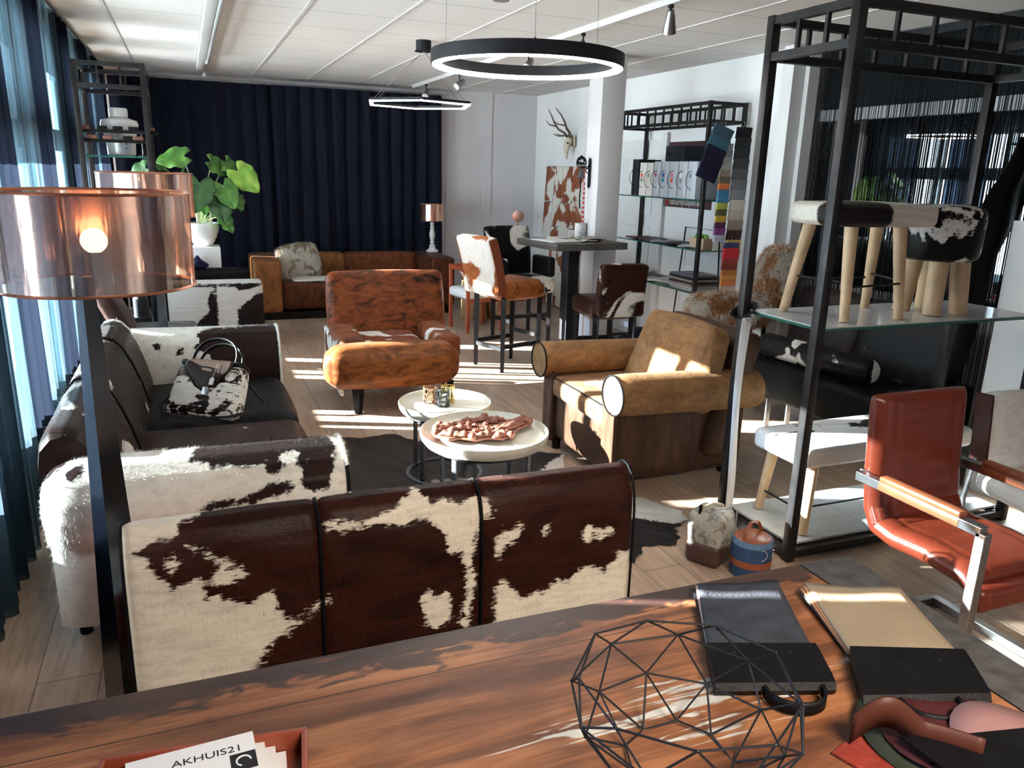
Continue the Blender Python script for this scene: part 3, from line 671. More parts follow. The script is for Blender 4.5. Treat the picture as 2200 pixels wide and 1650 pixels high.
# back
def secback(y, sc=1.0, lift=0):
    pts = [(-.50, .10), (-.54, .35), (-.585, .50), (-.625, .60), (-.640, .68), (-.625, .745), (-.575, .785), (-.515, .795), (-.455, .78), (-.40, .735), (-.35, .66), (-.30, .56), (-.26, .45), (-.25, .30), (-.25, .10)]
    c = V((-.45, 0, .5)); out = []
    for i in range(len(pts)-1):
        for k in range(4):
            x = pts[i][0] + (pts[i+1][0]-pts[i][0])*k/4; z = pts[i][1] + (pts[i+1][1]-pts[i][1])*k/4
            x = -.25 + (x + .25)*.70; out.append(V((-.40 + (x+.40)*sc, y, .10 + (z-.10)*sc + lift)))
    return out
for ya, yb in ((2.80, 3.50), (3.505, 4.30), (4.305, 4.90)):
    bm = bmesh.new(); rr = []
    for i in range(25):
        u = i/24; y = ya + (yb-ya)*u; e = min(u, 1-u)*(yb-ya)
        rr.append(secback(y, 1 - .035*math.exp(-e/.02), 0))
    loft(bm, rr); o = obj('backrest', bm, HBK, t); fuzz(o, 3500, .012, .0004, seed=int(ya*10))
for y in (3.5025, 4.3025):
    bm = bmesh.new(); tube(bm, [p + V((0,0,.002)) for p in secback(y)[:52:2]], .005, 6); obj('piping', bm, BLKLEATHER, t)
# arms: swept scroll profile in y-z, along x
def arm(yr, sgn, polys, plane_o, plane_v, name_seed):
    # sgn -1: outer side faces the camera
    prof = [(-.10, .12), (-.10, .30), (-.105, .42), (-.13, .425), (-.19, .45), (-.23, .50), (-.245, .56), (-.235, .615), (-.195, .665), (-.13, .695), (-.05, .70), (.02, .68), (.07, .63), (.10, .55), (.11, .45), (.11, .28), (.11, .12)]
    bm = bmesh.new(); rr = []
    nx = 46
    for i in range(nx+1):
        u = i/nx; x = -.50 + (.95)*u; k = (1 + .10*(1-u)**2)*(1 - .45*math.exp(-u*22)) - .04*math.exp(-(1-u)*40)
        row = []
        for a in range(len(prof)-1):
            for q in range(5):
                y = prof[a][0] + (prof[a+1][0]-prof[a][0])*q/5; z = prof[a][1] + (prof[a+1][1]-prof[a][1])*q/5
                zz = .55 + (z-.55)*k if z > .45 else z
                row.append(V((x, yr + sgn*(-1)*(y*k), zz)))
        if sgn > 0: row.reverse()
        rr.append(row)
    loft(bm, rr); o = obj('armrest', bm, HARM, t)
    v_ = V(plane_v).normalized()
    def f(co): return np.stack([co[:, 0], (co[:, 1]-plane_o[1])*v_.y + (co[:, 2]-plane_o[2])*v_.z], 1)
    fuzz(o, 18000, .012, .0004, lean=(.25, 0, -.35), seed=name_seed)
    paint(o, polys, f)
    at = o.data.attributes['sd']; n = len(at.data); a_ = np.empty(n, np.float32); at.data.foreach_get('value', a_); at.data.foreach_set('value', -a_)
    # front scroll trim
    bm = bmesh.new(); pts = [V((.452, yr - sgn*p[0]*.985, p[1])) for p in prof]; tube(bm, pts, .007, 8)
    tr = obj('trim_edge', bm, hide('hide_trim_%d' % name_seed, BLACK, (.7,.68,.62), scale=6, bias=.38, seed=name_seed), t); fuzz(tr, 1500, .010, .0004, lean=(.3, 0, -.5), seed=3)
arm(2.80, -1, NA, (0, 2.62, .6), (0, .36, .93), 7)
arm(4.87, 1, FA, (0, 4.78, .6), (0, .22, .97), 8)
obj('seat_cushion', B().cush((.06, 3.42, .33), (.78, .96, .20), .06, 20, .022), hide('hide_seat_dark', (.013, .008, .008), WHITE, (.05, .016, .010), scale=1.8, bias=.74, seed=14, streak=(70, 9, 70)), t)
obj('seat_cushion', B().cush((.06, 4.34, .33), (.78, .84, .20), .06, 20, .022), BLKLEATHER, t)
obj('seat_base', B().cush((-.02, 3.84, .16), (.88, 1.90, .16), .03, 12), hide('hide_base', BLACK, WHITE, DKBR, scale=1.8, bias=.6, seed=15), t)
for x_ in (-.45, .36):
    for y_ in (2.88, 4.8): obj('foot', B().cyl((x_, y_, 0), (x_, y_, .13), .022, .028, 14), BLKWOOD, t)
# handbag on the sofa
def handbag():
    t = thing('handbag', 'brown and white cowhide handbag with black leather flap and price tag on the sofa seat', 'handbag', (.03, 4.12, .47), -.55)
    HB = hide('hide_bag', (.10, .028, .012), WHITE, (.02, .01, .01), scale=9, bias=.46, seed=21, edge=.12)
    R_ = RX(math.radians(52))
    obj('body', B().cush((0, .0, .055), (.40, .29, .10), .035, 12, .012, rot=R_, f=lambda q: V((q.x*(1 - .45*(q.y+.14)), q.y, q.z))), HB, t)
    bm = bmesh.new(); grid(bm, 14, 10, lambda u, v_: R_ @ V(((u-.5)*(.24 + .04*math.sin(PI*v_))*(1 - .2*v_) + .0, .155 - .17*v_*(1 - .5*(2*u-1)**2), .058 + .012*math.sin(PI*v_))) + V((0, 0, .055)))
    obj('flap', bm, plain('bag_flap', (.022, .014, .011), .35, 0, .3), t, solid=.006)
    obj('top_band', B().box(R_ @ V((0, .145, 0)) + V((0,0,.055)), (.34, .03, .10), R_, .012), BLKLEATHER, t)
    for dz in (-.035, .03):
        bm = bmesh.new(); tube(bm, [R_ @ V((-.12*math.cos(PI*i/14), .14 + .15*math.sin(PI*i/14)**.7, dz)) + V((0,0,.055)) for i in range(15)], .006, 8, ry=.010); obj('handle', bm, BLKLEATHER, t)
    bm = bmesh.new(); tube(bm, [(-.19, .02, .05), (-.22, -.08, .0), (-.12, -.20, -.005), (.05, -.24, -.005), (.2, -.18, -.005), (.30, -.02, -.005), (.26, .08, .0), (.17, .10, .08)], .010, 8, ry=.003); obj('shoulder_strap', bm, BLKLEATHER, t)
    obj('buckle', B().box(R_ @ V((.02, -.02, .07)) + V((0,0,.055)), (.03, .045, .006), R_, .002), STEEL, t)
    pt = obj('price_tag', B().prism([(-.012, -.02), (.012, -.02), (.012, .012), (0, .022), (-.012, .012)], R_ @ V((.05, .03, .085)) + V((0,0,.055)), R_ @ V((1,0,0)), R_ @ V((0,1,0)), .001), PAPER, t)
    obj('string', B().cyl(R_ @ V((.05, .05, .085)) + V((0,0,.055)), R_ @ V((.05, .13, .075)) + V((0,0,.055)), .0008, n=5), PAPER, pt)
handbag()

# ================================================================ copper floor lamps
cp, nt, b = new_mat('copper_film')
b.inputs['Base Color'].default_value = (.76, .56, .47, 1); b.inputs['Metallic'].default_value = .95; b.inputs['Roughness'].default_value = .13
bump(nt, b, noise(nt, mapping(nt, scale=(1, 1, .12)), 9, 4, .4), .5, .01)
trn = N(nt, 'ShaderNodeBsdfTransparent'); trn.inputs[0].default_value = (.95, .62, .45, 1)
lw_ = N(nt, 'ShaderNodeMixShader'); lw_.inputs[0].default_value = .17
L(nt, b.outputs[0], lw_.inputs[1]); L(nt, trn.outputs[0], lw_.inputs[2]); L(nt, lw_.outputs[0], nt.nodes['Material Output'].inputs[0])
COPR = plain('copper_rim', (.50, .22, .14), .35, .8)
SHIN = plain('shade_inside', (.85, .80, .74), .6)
def drum(t, c, r, h, bulb=True, taper=.0, e=60):
    n = 72; c = V(c)
    bm = bmesh.new(); loft(bm, [[c + V((rr_*math.cos(2*PI*i/n), rr_*math.sin(2*PI*i/n), z)) for i in range(n)] for rr_, z in ((r, -h/2), (r - taper*.5, 0), (r - taper, h/2))], False)
    s = obj('lamp_shade', bm, cp, t)
    for z, r_ in ((-h/2, r), (h/2, r - taper)):
        bm = bmesh.new(); tube(bm, [c + V((r_*math.cos(2*PI*i/n), r_*math.sin(2*PI*i/n), z)) for i in range(n)], .004, 6, closed=True); obj('shade_rim', bm, COPR, s)
    if bulb:
        bm = bmesh.new(); bmesh.ops.create_uvsphere(bm, u_segments=20, v_segments=14, radius=.032, matrix=Matrix.Translation(c + V((0, 0, -.005)))); obj('bulb', bm, plain('bulb_%d' % int(c.x*100+c.y*10), (1, .7, .42), .5, emit=e, emc=(1, .72, .45)), t)
        obj('bulb_holder', B().cyl(c + V((0,0,-.10)), c + V((0,0,-.034)), .015, .018, 16), BLKMETAL, t)
t = thing('floor_lamp', 'copper drum floor lamp with a lit bulb and tapered steel pole, nearest the camera', 'floor lamp', (-.262, 2.28, 0), group='copper floor lamps')
def post(bm, z0, z1, w0, w1): loft(bm, [[V((sx_*w_/2, sy_*w_/2, z)) for sx_, sy_ in ((-1,-1),(1,-1),(1,1),(-1,1))] for z, w_ in ((z0, w0), (z1, w1))])
POLE = plain('steel_pole', (.16, .17, .18), .18, 1.0)
bm = bmesh.new(); post(bm, .03, 1.36, .105, .032); obj('pole', bm, POLE, t, smooth=False, rotz=.62)
obj('base', B().box((0, 0, .015), (.20, .20, .03), bev=.005), POLE, t)
drum(t, (.035, -.02, 1.458), .232, .232, e=13)
t = thing('floor_lamp', 'copper drum floor lamp partly hidden behind the nearest copper shade', 'floor lamp', (-.20, 4.98 + .45, 0), group='copper floor lamps')
bm = bmesh.new(); post(bm, .03, 1.40, .075, .03); obj('pole', bm, STEELDK, t, smooth=False)
obj('base', B().box((0, 0, .015), (.20, .20, .03), bev=.005), POLE, t)
drum(t, (-.03, 0, 1.455), .27, .26, bulb=False)

# ================================================================ coffee tables
zw = plain('limewashed', (.60, .57, .49), .5, 0, .35, .18, vscale=6)
LEGM = plain('worn_iron', (.13, .14, .16), .4, .85, .4, .3, vscale=30)
def coffee(label, c, r, h, ringbase):
    t = thing('coffee_table', label, 'coffee table', c, .3, 'round coffee tables')
    lb = bmesh.new(); lathe(lb, [(0, h-.022), (r*.93, h-.022), (r*.96, h-.012), (r*.975, h), (r*.99, h+.001), (r, h-.006), (r*.985, h-.03), (r*.93, h-.052), (r*.7, h-.058), (0, h-.058)], 72)
    obj('table_top', lb, zw, t)
    bm = bmesh.new(); tube(bm, [(r*.80*math.cos(2*PI*i/48), r*.80*math.sin(2*PI*i/48), h-.068) for i in range(48)], .012, 6, closed=True, ry=.008); obj('top_ring', bm, LEGM, t)
    for i in range(4):
        a = PI/2*i + .35; obj('leg', B().box((r*.8*math.cos(a), r*.8*math.sin(a), (h-.06)/2), (.026, .012, h-.06), RZ(a+PI/2), .002), LEGM, t)
    bm = bmesh.new(); tube(bm, [(r*.8*math.cos(2*PI*i/48), r*.8*math.sin(2*PI*i/48), .012) for i in range(48)], .012, 6, closed=True, ry=.007); obj('base_ring', bm, LEGM, t)
coffee('larger limewashed round tray table carrying the carved ornament', (1.195, 3.215, 0), .298, .50, False)
coffee('smaller limewashed round tray table carrying the three candle holders', (1.235, 3.955, 0), .255, .425, True)
def candle(label, x, y, col, r=.037, h=.095, seed=0):
    m = plain('holder_' + label.split()[0], col, .3, .9, .15); rnd = random.Random(seed)
    t = thing('candle_holder', label, 'candle holder', (x, y, .404), group='candle holders on the smaller coffee table')
    bm = bmesh.new(); n = 26
    for i in range(n):
        a = 2*PI*i/n; p = V((r*math.cos(a), r*math.sin(a), 0)); z = 0
        while z < h:
            l = rnd.uniform(.012, .034); 
            if rnd.random() < .72: bar(bm, p + V((0,0,z)), p + V((0,0,min(h + rnd.uniform(-.004, .006), z+l))), .0055, .002)
            z += l + .003
    for z in (.004, h*.33, h*.62, h - .006): 
        for k in range(n):
            if rnd.random() < .7 or z in (.004,): a = 2*PI*k/n; a2 = 2*PI*(k+1)/n; bar(bm, (r*math.cos(a), r*math.sin(a), z), (r*math.cos(a2), r*math.sin(a2), z), .003, .005)
    obj('openwork_sleeve', bm, m, t, smooth=False)
    obj('glass_cup', B().lathe([(.0, .004), (r*.8, .004), (r*.8, h*.8), (r*.76, h*.8), (r*.76, .01), (0, .01)], 20), glass_mat('cup_' + label.split()[0], (.9, .88, .8), .1), t)
candle('copper openwork candle holder, left of the three', 1.165, 4.005, (.70, .33, .20), seed=1)
candle('black openwork candle holder, front of the three', 1.215, 3.935, (.045, .05, .055), seed=2)
candle('gold openwork candle holder, right of the three', 1.265, 4.000, (.72, .50, .18), seed=3)
# carved wooden ornament: an irregular relief of leaves, buds and scrolls
def carving():
    t = thing('wood_carving', 'reddish carved wooden ornament of leaves and flowers lying on the larger coffee table', 'carving', (1.195, 3.21, .4885), .0)
    m = plain('carved_wood', (.22, .075, .045), .5, 0, .35, .35, vscale=30); rnd = random.Random(4)
    ol = [(-.25, -.02), (-.22, .07), (-.16, .10), (-.10, .15), (-.04, .12), (.02, .13), (.07, .16), (.11, .12), (.16, .10), (.22, .09), (.26, .05), (.24, .01), (.15, -.04), (.10, -.11), (.03, -.15), (-.03, -.12), (-.09, -.13), (-.15, -.08), (-.20, -.09)]
    obj('carved_panel', B().prism(ol, (0, 0, .012), (1,0,0), (0,1,0), .014), m, t, bevel=.005)
    def leaf(x, y, a, l, w, h=.014):
        bm = bmesh.new(); R_ = RZ(a)
        def fn(u, v_):
            s = math.sin(PI*min(1, u*1.02))**.7 * w; q = (v_-.5)*2
            return R_ @ V((l*(u-.5), s*q + .12*w*math.sin(u*14)*q, .0)) + V((x, y, .018 + h*(1-q*q)*math.sin(PI*u)**.5 + .004*math.cos(u*22)*(1-abs(q)) + .006*math.sin(PI*u)))
        grid(bm, 20, 8, fn); obj('carved_leaf', bm, m, t, solid=.004)
    for q in ((-.17, .065, .5, .15, .030), (-.12, .02, .25, .16, .026), (.10, -.035, .45, .26, .022), (.14, .005, .42, .24, .020), (.17, .04, .35, .18, .024), (-.18, -.035, -.5, .12, .030), (-.13, -.065, -.3, .13, .028), (-.03, -.095, .1, .12, .026), (.04, -.11, .5, .12, .030), (.02, .115, .2, .12, .026), (.09, .10, -.4, .10, .026), (-.05, .115, .4, .10, .022), (.21, .07, .5, .10, .018)): leaf(*q)
    for k in range(16):
        x, y = rnd.uniform(-.09, .09), rnd.uniform(-.05, .09); bm = bmesh.new()
        for j in range(6):
            a = j*PI/3; bmesh.ops.create_icosphere(bm, subdivisions=1, radius=.0065, matrix=Matrix.Translation((x + .009*math.cos(a), y + .009*math.sin(a), .026)))
        bmesh.ops.create_icosphere(bm, subdivisions=2, radius=.007, matrix=Matrix.Translation((x, y, .030))); obj('carved_flower', bm, m, t)
    for x, y in ((-.235, .0), (-.215, .055), (.075, -.135), (-.19, .095), (.055, .155), (.235, .03), (-.10, -.11)):
        bm = bmesh.new(); bmesh.ops.create_icosphere(bm, subdivisions=2, radius=.020, matrix=Matrix.Translation((x, y, .024))); obj('carved_bud', bm, m, t)
carving()
# cowhide rug
def rug():
    ol = [(.42, 4.40), (.66, 4.62), (.74, 4.74), (.95, 4.66), (1.12, 4.70), (1.22, 4.50), (1.42, 4.28), (1.62, 4.20), (1.86, 4.10), (2.02, 4.02), (1.92, 3.82), (1.98, 3.62), (1.96, 3.42), (2.14, 3.26), (2.22, 3.06), (2.20, 2.98), (2.08, 2.92), (2.04, 2.82), (1.98, 2.76), (1.84, 2.80), (1.72, 2.68), (1.5, 2.74), (1.2, 2.70), (.95, 2.80), (.72, 2.74), (.56, 2.92), (.62, 3.2), (.50, 3.5), (.55, 3.8), (.44, 4.1)]
    q = np.array(ol); bm = bmesh.new(); c = q.mean(0); n = 16
    # dense ring fan with gently wavy rim
    P = []
    for a, b_ in zip(q, np.roll(q, -1, 0)):
        for k in range(6): P.append(a + (b_-a)*k/6 + .008*np.array([math.sin(len(P)*1.3), math.cos(len(P)*1.7)]))
    rings = [[bm.verts.new((*(c + (p-c)*s), .006 + .003*math.sin(i*.7)*s)) for i, p in enumerate(P)] for s in np.linspace(.05, 1, 28)]
    for a, b_ in zip(rings, rings[1:]):
        for i in range(len(P)): j = (i+1) % len(P); bm.faces.new((a[i], a[j], b_[j], b_[i]))
    bm.faces.new(rings[0])
    o = obj('cowhide_rug', bm, hide('hide_rug', (.016, .016, .019), (.47, .46, .44), (.03, .028, .030), attr=True, seed=31, edge=.05, streak=(60, 30, 60)), solid=.004)
    tag(o, 'black and pale grey cowhide rug on the floor under the coffee tables', 'rug')
    wh = [[(.62, 3.62), (.95, 3.72), (1.15, 3.86), (1.45, 3.80), (1.7, 3.74), (1.86, 3.90), (2.1, 4.1), (2.1, 3.8), (1.96, 3.62), (1.98, 3.42), (2.3, 3.3), (2.3, 2.96), (2.10, 2.95), (1.96, 3.06), (1.80, 3.10), (1.62, 3.0), (1.45, 3.15), (1.4, 3.45), (1.15, 3.60), (.95, 3.55), (.8, 3.62)]]
    paint(o, wh, lambda co: co[:, :2])
rug()
# ================================================================ tan roll-arm armchair
TAN = hide('hide_tan', (.15, .078, .034), WHITE, (.26, .135, .060), scale=1, bias=.95, seed=41, streak=(40, 40, 60), brindle=.8, rough=.5)
TAND = hide('hide_tan_dark', (.030, .015, .010), WHITE, (.075, .038, .022), scale=1, bias=.95, seed=42, streak=(60, 60, 8), brindle=.8)
t = thing('roll_arm_armchair', 'wide tan hair-on-hide armchair with rolled arms right of the coffee tables', 'armchair', (0, 0, 0))
def scroll(yc, out, x0, x1, m):
    prof = []
    for k in range(30):
        a = -2.3 + k/29*4.3; prof.append((.115*math.sin(a), .545 + .115*math.cos(a)))
    prof = [(-.10, .10)] + [(-.10, .25), (-.10, .38)] + [( .10 - .0, .40)][:0] + prof + [(.085, .30), (.085, .10)]
    bm = bmesh.new(); rr = []
    for i in range(25):
        u = i/24; x = x0 + (x1-x0)*u; k = 1 - .05*math.exp(-min(u, 1-u)*40)
        rr.append([V((x, yc + out*(-y_)*k, (z_ - .545)*k + .545 if z_ > .4 else z_)) for y_, z_ in prof])
    loft(bm, rr); return bm, prof
for yc, out in ((3.415, 1), (4.235, -1)):
    # the roll hangs outward, the panel below stands back
    bm = bmesh.new(); rr = []
    for i in range(25):
        u = i/24; x = 1.93 + .93*u + (.04 if out > 0 else 0)*(1-u); k = 1 - .06*math.exp(-min(u, 1-u)*30)
        rr.append([V((x, yc - out*.015 + .118*k*math.cos(2*PI*q/28), .548 + .112*k*math.sin(2*PI*q/28) - .025*u)) for q in range(28)])
    loft(bm, rr); o = obj('armrest', bm, TAN, t)
    bm = bmesh.new(); tube(bm, [rr[0][q] - V((.002, 0, 0)) for q in range(0, 28)], .005, 6, closed=True); obj('piping', bm, BLKLEATHER, t)
    obj('side_panel', B().cush((2.42, yc + out*.055, .265), (.86, .075, .43), .02, 10, .004), TAND, t)
    obj('front_panel', B().cush((1.985, yc + out*.03, .27), (.03, .13, .44), .012, 8), TAND, t)
obj('front_rail', B().cush((2.03, 3.83, .21), (.05, .72, .27), .02, 12, .006), TAND, t)
obj('seat_cushion', B().cush((2.25, 3.83, .40), (.54, .70, .13), .035, 20, .012), hide('hide_tan_seat', (.10, .045, .024), (.42, .28, .17), (.20, .10, .05), scale=1.6, bias=.66, seed=44, streak=(8, 60, 60), edge=.2), t)
bm = bmesh.new(); tube(bm, [(1.985, 3.49, .455), (1.985, 3.83, .458), (1.985, 4.17, .455)], .004, 6); obj('piping', bm, BLKLEATHER, t)
Rb = RY(math.radians(18))
obj('back_cushion', B().cush((2.57, 3.74, .635), (.15, .72, .46), .045, 22, .022, rot=Rb, f=lambda q: V((q.x, q.y*(1 - .10*(q.z/.25)), q.z))), TAN, t)
obj('backrest', B().cush((2.72, 3.74, .49), (.14, .78, .72), .05, 14, .01, rot=RY(math.radians(16))), TAND, t)
for x_ in (2.02, 2.78):
    for y_ in (3.5, 4.15): obj('foot', B().cyl((x_, y_, 0), (x_, y_, .06), .025, .03, 12), BLKWOOD, t)
# ================================================================ brindle chaise chair
BRI = hide('hide_brindle', (.016, .006, .004), WHITE, (.22, .055, .017), scale=2.0, bias=.80, seed=51, streak=(24, 55, 55), rot=(0, .7, .4), brindle=.6)
BRI2 = hide('hide_brindle_light', (.05, .016, .007), WHITE, (.25, .080, .022), scale=2.0, bias=.92, seed=52, streak=(20, 55, 55), brindle=.5)
t = thing('brindle_chair', 'wide low brindle brown cowhide lounge chair with black legs in the middle of the room', 'lounge chair', (0, 0, 0), -.04)
obj('front_bolster', B().cush((1.34, 5.24, .32), (.91, .26, .285), .10, 22, .02), BRI2, t, loc=(-.43, 0, .02))
obj('seat', B().cush((.905, 5.62, .35), (.60, .62, .19), .05, 18, .012), hide('hide_brindle_patch', (.10, .026, .012), WHITE, (.17, .045, .02), scale=2.6, bias=.53, seed=56), t)
for x_, s_ in ((.655, 8), (1.335, 9)):
    obj('armrest', B().cush((x_ + .0, 5.62, .39), (.19, .62, .24), .045, 14, .008), hide('hide_brindle_arm_%d' % s_, (.03, .010, .006), WHITE, (.20, .055, .02), scale=3.2, bias=.60 if s_ == 9 else .56, seed=50 + s_), t)
obj('backrest', B().cush((1.03, 6.06, .58), (.90, .17, .60), .05, 24, .012, rot=RX(math.radians(-14))), BRI, t)
obj('side_panel', B().cush((.565, 5.70, .29), (.03, .86, .34), .012, 10), hide('hide_stripe', (.10, .03, .012), WHITE, BROWN, scale=4, bias=.44, seed=57), t)
for x_, y_ in ((.67, 5.24), (1.31, 5.24), (.67, 6.0), (1.31, 6.0)): obj('leg', B().cyl((x_, y_, 0), (x_, y_, .2), .026, .045, 4), BLKWOOD, t, smooth=False)
for c in list(t.children):
    c.location.x += .12; 
# ================================================================ big brown sofa against the back wall
BS = hide('hide_back_sofa', (.060, .020, .009), WHITE, (.18, .056, .022), scale=2, bias=.97, seed=61, streak=(50, 50, 22))
BS2 = hide('hide_back_sofa_gold', (.12, .045, .017), WHITE, (.27, .11, .036), scale=2, bias=.97, seed=62, streak=(50, 50, 22))
BS3 = hide('hide_back_sofa_dark', (.022, .008, .005), WHITE, (.10, .030, .013), scale=2, bias=.97, seed=63, streak=(50, 50, 22))
t = thing('brown_sofa', 'long brown cowhide sofa with square arms below the navy back curtain', 'sofa')
obj('armrest', B().cush((.755, 9.28, .37), (.29, .88, .58), .035, 14), BS2, t)
obj('armrest', B().cush((2.735, 9.28, .37), (.29, .88, .58), .035, 14), BS3, t)
obj('backrest', B().cush((1.30, 9.60, .45), (.80, .24, .42), .04, 14, .01), BS2, t); obj('backrest', B().cush((2.145, 9.60, .45), (.88, .24, .42), .04, 14, .01), BS, t)
obj('seat', B().cush((1.745, 9.20, .26), (1.68, .70, .30), .04, 18, .02), BS3, t)
obj('plinth', B().box((1.745, 9.28, .04), (2.15, .80, .08)), BLKWOOD, t)
o = obj('fur_pillow', B().cush((0, 0, .0), (.42, .10, .36), .03, 16, .030), hide('fur_pillow', (.20, .15, .11), (.62, .58, .50), (.34, .28, .20), scale=9, bias=.47, seed=64, streak=(40, 14, 3), edge=.12, sheen=.6), loc=(1.12, 9.20, .60))
o.rotation_euler = (math.radians(-20), math.radians(-8), .05); fuzz(o, 14000, .022, .0008, lean=(0, 0, -.4), seed=5); tag(o, 'fluffy grey and cream striped fur pillow on the left end of the brown sofa', 'pillow')
o = obj('white_throw', B().cush((1.50, 8.98, .43), (.95, .26, .022), .01, 12, .004), hide('white_fur', (.6, .57, .52), (.85, .83, .78), scale=2, bias=.3, seed=9)); fuzz(o, 3000, .02, .0008, seed=2)
tag(o, 'white fur throw on the brown sofa seat, just above the back of the brindle chair', 'throw')
t = thing('table_lamp', 'white turned table lamp with a copper shade on the right end of the brown sofa', 'table lamp', (2.79, 9.50, .664))
obj('lamp_base', B().lathe([(0, 0), (.075, 0), (.078, .02), (.05, .035), (.035, .06), (.045, .075), (.022, .09), (.030, .12), (.020, .14), (.032, .17), (.038, .22), (.026, .27), (.018, .29), (.032, .30), (.018, .315), (.026, .34), (.018, .36), (.028, .375), (.012, .39), (.010, .44), (0, .44)], 28), CERAMIC, t)
drum(t, (0, 0, .48), .142, .20, bulb=False)
# ================================================================ bistro table and bar chairs
t = thing('bistro_table', 'high square dark wooden bistro table on one thick black post', 'table', (3.02, 6.08, 0), .12)
obj('table_top', B().box((0, 0, 1.075), (.70, .66, .055), bev=.004), plain('dark_top', (.075, .066, .062), .45, 0, .2, .2), t)
obj('post', B().box((0, 0, .53), (.11, .11, 1.04), bev=.004), BLKMETAL, t); obj('foot_plate', B().box((0, 0, .012), (.42, .42, .024), bev=.003), BLKMETAL, t)
def sheetthing(name, label, cat, m, loc, sx_, sy_, rz, h=.004, curl=0, seed=0, group=None):
    bm = bmesh.new(); grid(bm, 12, 10, lambda u, v_: ((u-.5)*sx_, (v_-.5)*sy_, curl*(.5+.5*math.sin(7*u+seed)*math.cos(5*v_+seed*2)) + h/2))
    o = obj(name, bm, m, loc=loc, rotz=rz, solid=h); tag(o, label, cat, group); return o
sheetthing('magazine', 'white open magazine on the left side of the bistro table', 'magazine', PAPER, (2.84, 6.02, 1.104), .28, .34, .2, .008)
sheetthing('magazine', 'white folded leaflet in the middle of the bistro table', 'magazine', CERAMIC, (3.00, 6.28, 1.104), .20, .12, .1, .010)
for i, (c_, dx, lab) in enumerate((((.62, .60, .52), 0, 'cream fabric swatch, lowest on the bistro table'), ((.40, .40, .36), .03, 'grey-green fabric swatch crumpled on the bistro table'), ((.30, .28, .27), .07, 'dark grey fabric swatch, topmost on the bistro table'))):
    sheetthing('fabric_swatch', lab, 'fabric swatch', plain('swatch_%d' % i, c_, .8), (3.10 + dx, 6.00, 1.103 + .008*i), .24, .20, .4 + .5*i, .004, .015, i, 'fabric swatches on the bistro table')
t = thing('hide_vase', 'small white pot with grey hide print standing on the bistro table', 'pot', (3.20, 6.28, 1.1035))
obj('pot', B().lathe([(0, 0), (.045, 0), (.05, .01), (.052, .13), (.048, .13), (.046, .015), (0, .012)], 24), hide('pot_print', (.35, .35, .36), (.75, .74, .72), scale=14, bias=.47, seed=70, edge=.2), t)
def barchair(label, loc, rz, hs, hb, mseat, mback, mside, w=.44, arms=None, group='bar chairs around the bistro table', bl=-14, curved=.02, legs=True, d=.46):
    """bar chair facing local +x"""
    t = thing('bar_chair', label, 'bar chair', loc, rz, group)
    obj('seat', B().cush((.03, 0, hs - .07), (d, w, .15), .04, 16, .016), mseat, t)
    Rk = RY(math.radians(bl)); hh = hb - hs + .12
    obj('backrest', B().cush((-d/2 + .0 - .055, 0, hs - .10 + hh/2), (.10, w, hh), .03, 18, .006, rot=Rk, f=lambda q: V((q.x - curved*(q.z/hh*2)**2, q.y, q.z))), mback, t)
    if mside:
        for s_ in (-1, 1): obj('back_edge', B().cush((-d/2 - .055, s_*(w/2 + .002), hs - .10 + hh/2), (.085, .012, hh - .02), .005, 8, rot=Rk, f=lambda q: V((q.x - curved*(q.z/hh*2)**2, q.y, q.z))), mside, t)
    for x_ in (-.19, .22):
        for y_ in (-w/2 + .04, w/2 - .04): obj('leg', B().cyl((x_, y_, 0), (x_, y_, hs - .12), .022, .030, 4), BLKWOOD, t, smooth=False)
    for y_ in (-w/2 + .04, w/2 - .04): obj('stretcher', B().bar((-.19, y_, .22), (.22, y_, .22), .022, .035), BLKWOOD, t)
    for x_, z_ in ((-.19, .20), (.22, .28)): obj('stretcher', B().bar((x_, -w/2 + .04, z_), (x_, w/2 - .04, z_), .022, .035), BLKWOOD, t)
    if arms:
        for s_ in (-1, 1): obj('armrest', B().cush((-.02, s_*(w/2 + .02), hs + .10), (.36, .08, .20), .03, 10), arms, t)
    return t
HW1 = hide('hide_rust_white', (.16, .045, .018), (.80, .76, .70), (.38, .12, .035), scale=2.6, bias=.47, seed=72)
HW2 = hide('hide_rust_seat', (.10, .028, .012), (.80, .76, .70), (.34, .11, .03), scale=2.0, bias=.60, seed=75, streak=(60, 8, 60))
barchair('brown and white cowhide bar chair at the left side of the bistro table, sideways', (2.50, 6.23, 0), .33, .76, 1.13, HW2, HW1, plain('rust_side', (.22, .055, .022), .4))
HB1 = hide('hide_black_white', BLACK, (.78, .76, .72), scale=2.4, bias=.60, seed=77); HB2 = hide('hide_black_white_seat', BLACK, (.80, .78, .74), scale=4.2, bias=.44, seed=78)
barchair('black and white cowhide bar chair with arms behind the bistro table', (3.06, 7.26, 0), -1.45, .64, 1.10, HB2, hide('hide_black_back', BLACK, WHITE, scale=1.8, bias=.66, seed=79), None, .50, arms=HB1, bl=-8)
HD = hide('hide_black_brown_back', (.007, .004, .004), (.78, .75, .70), (.06, .016, .008), scale=1.9, bias=.62, seed=82, brindle=.3)
barchair('dark brown and black bar chair seen from behind, right of the bistro table post', (3.17, 5.70, 0), 1.50, .66, .96, HD, HD, None, .40, bl=-6)
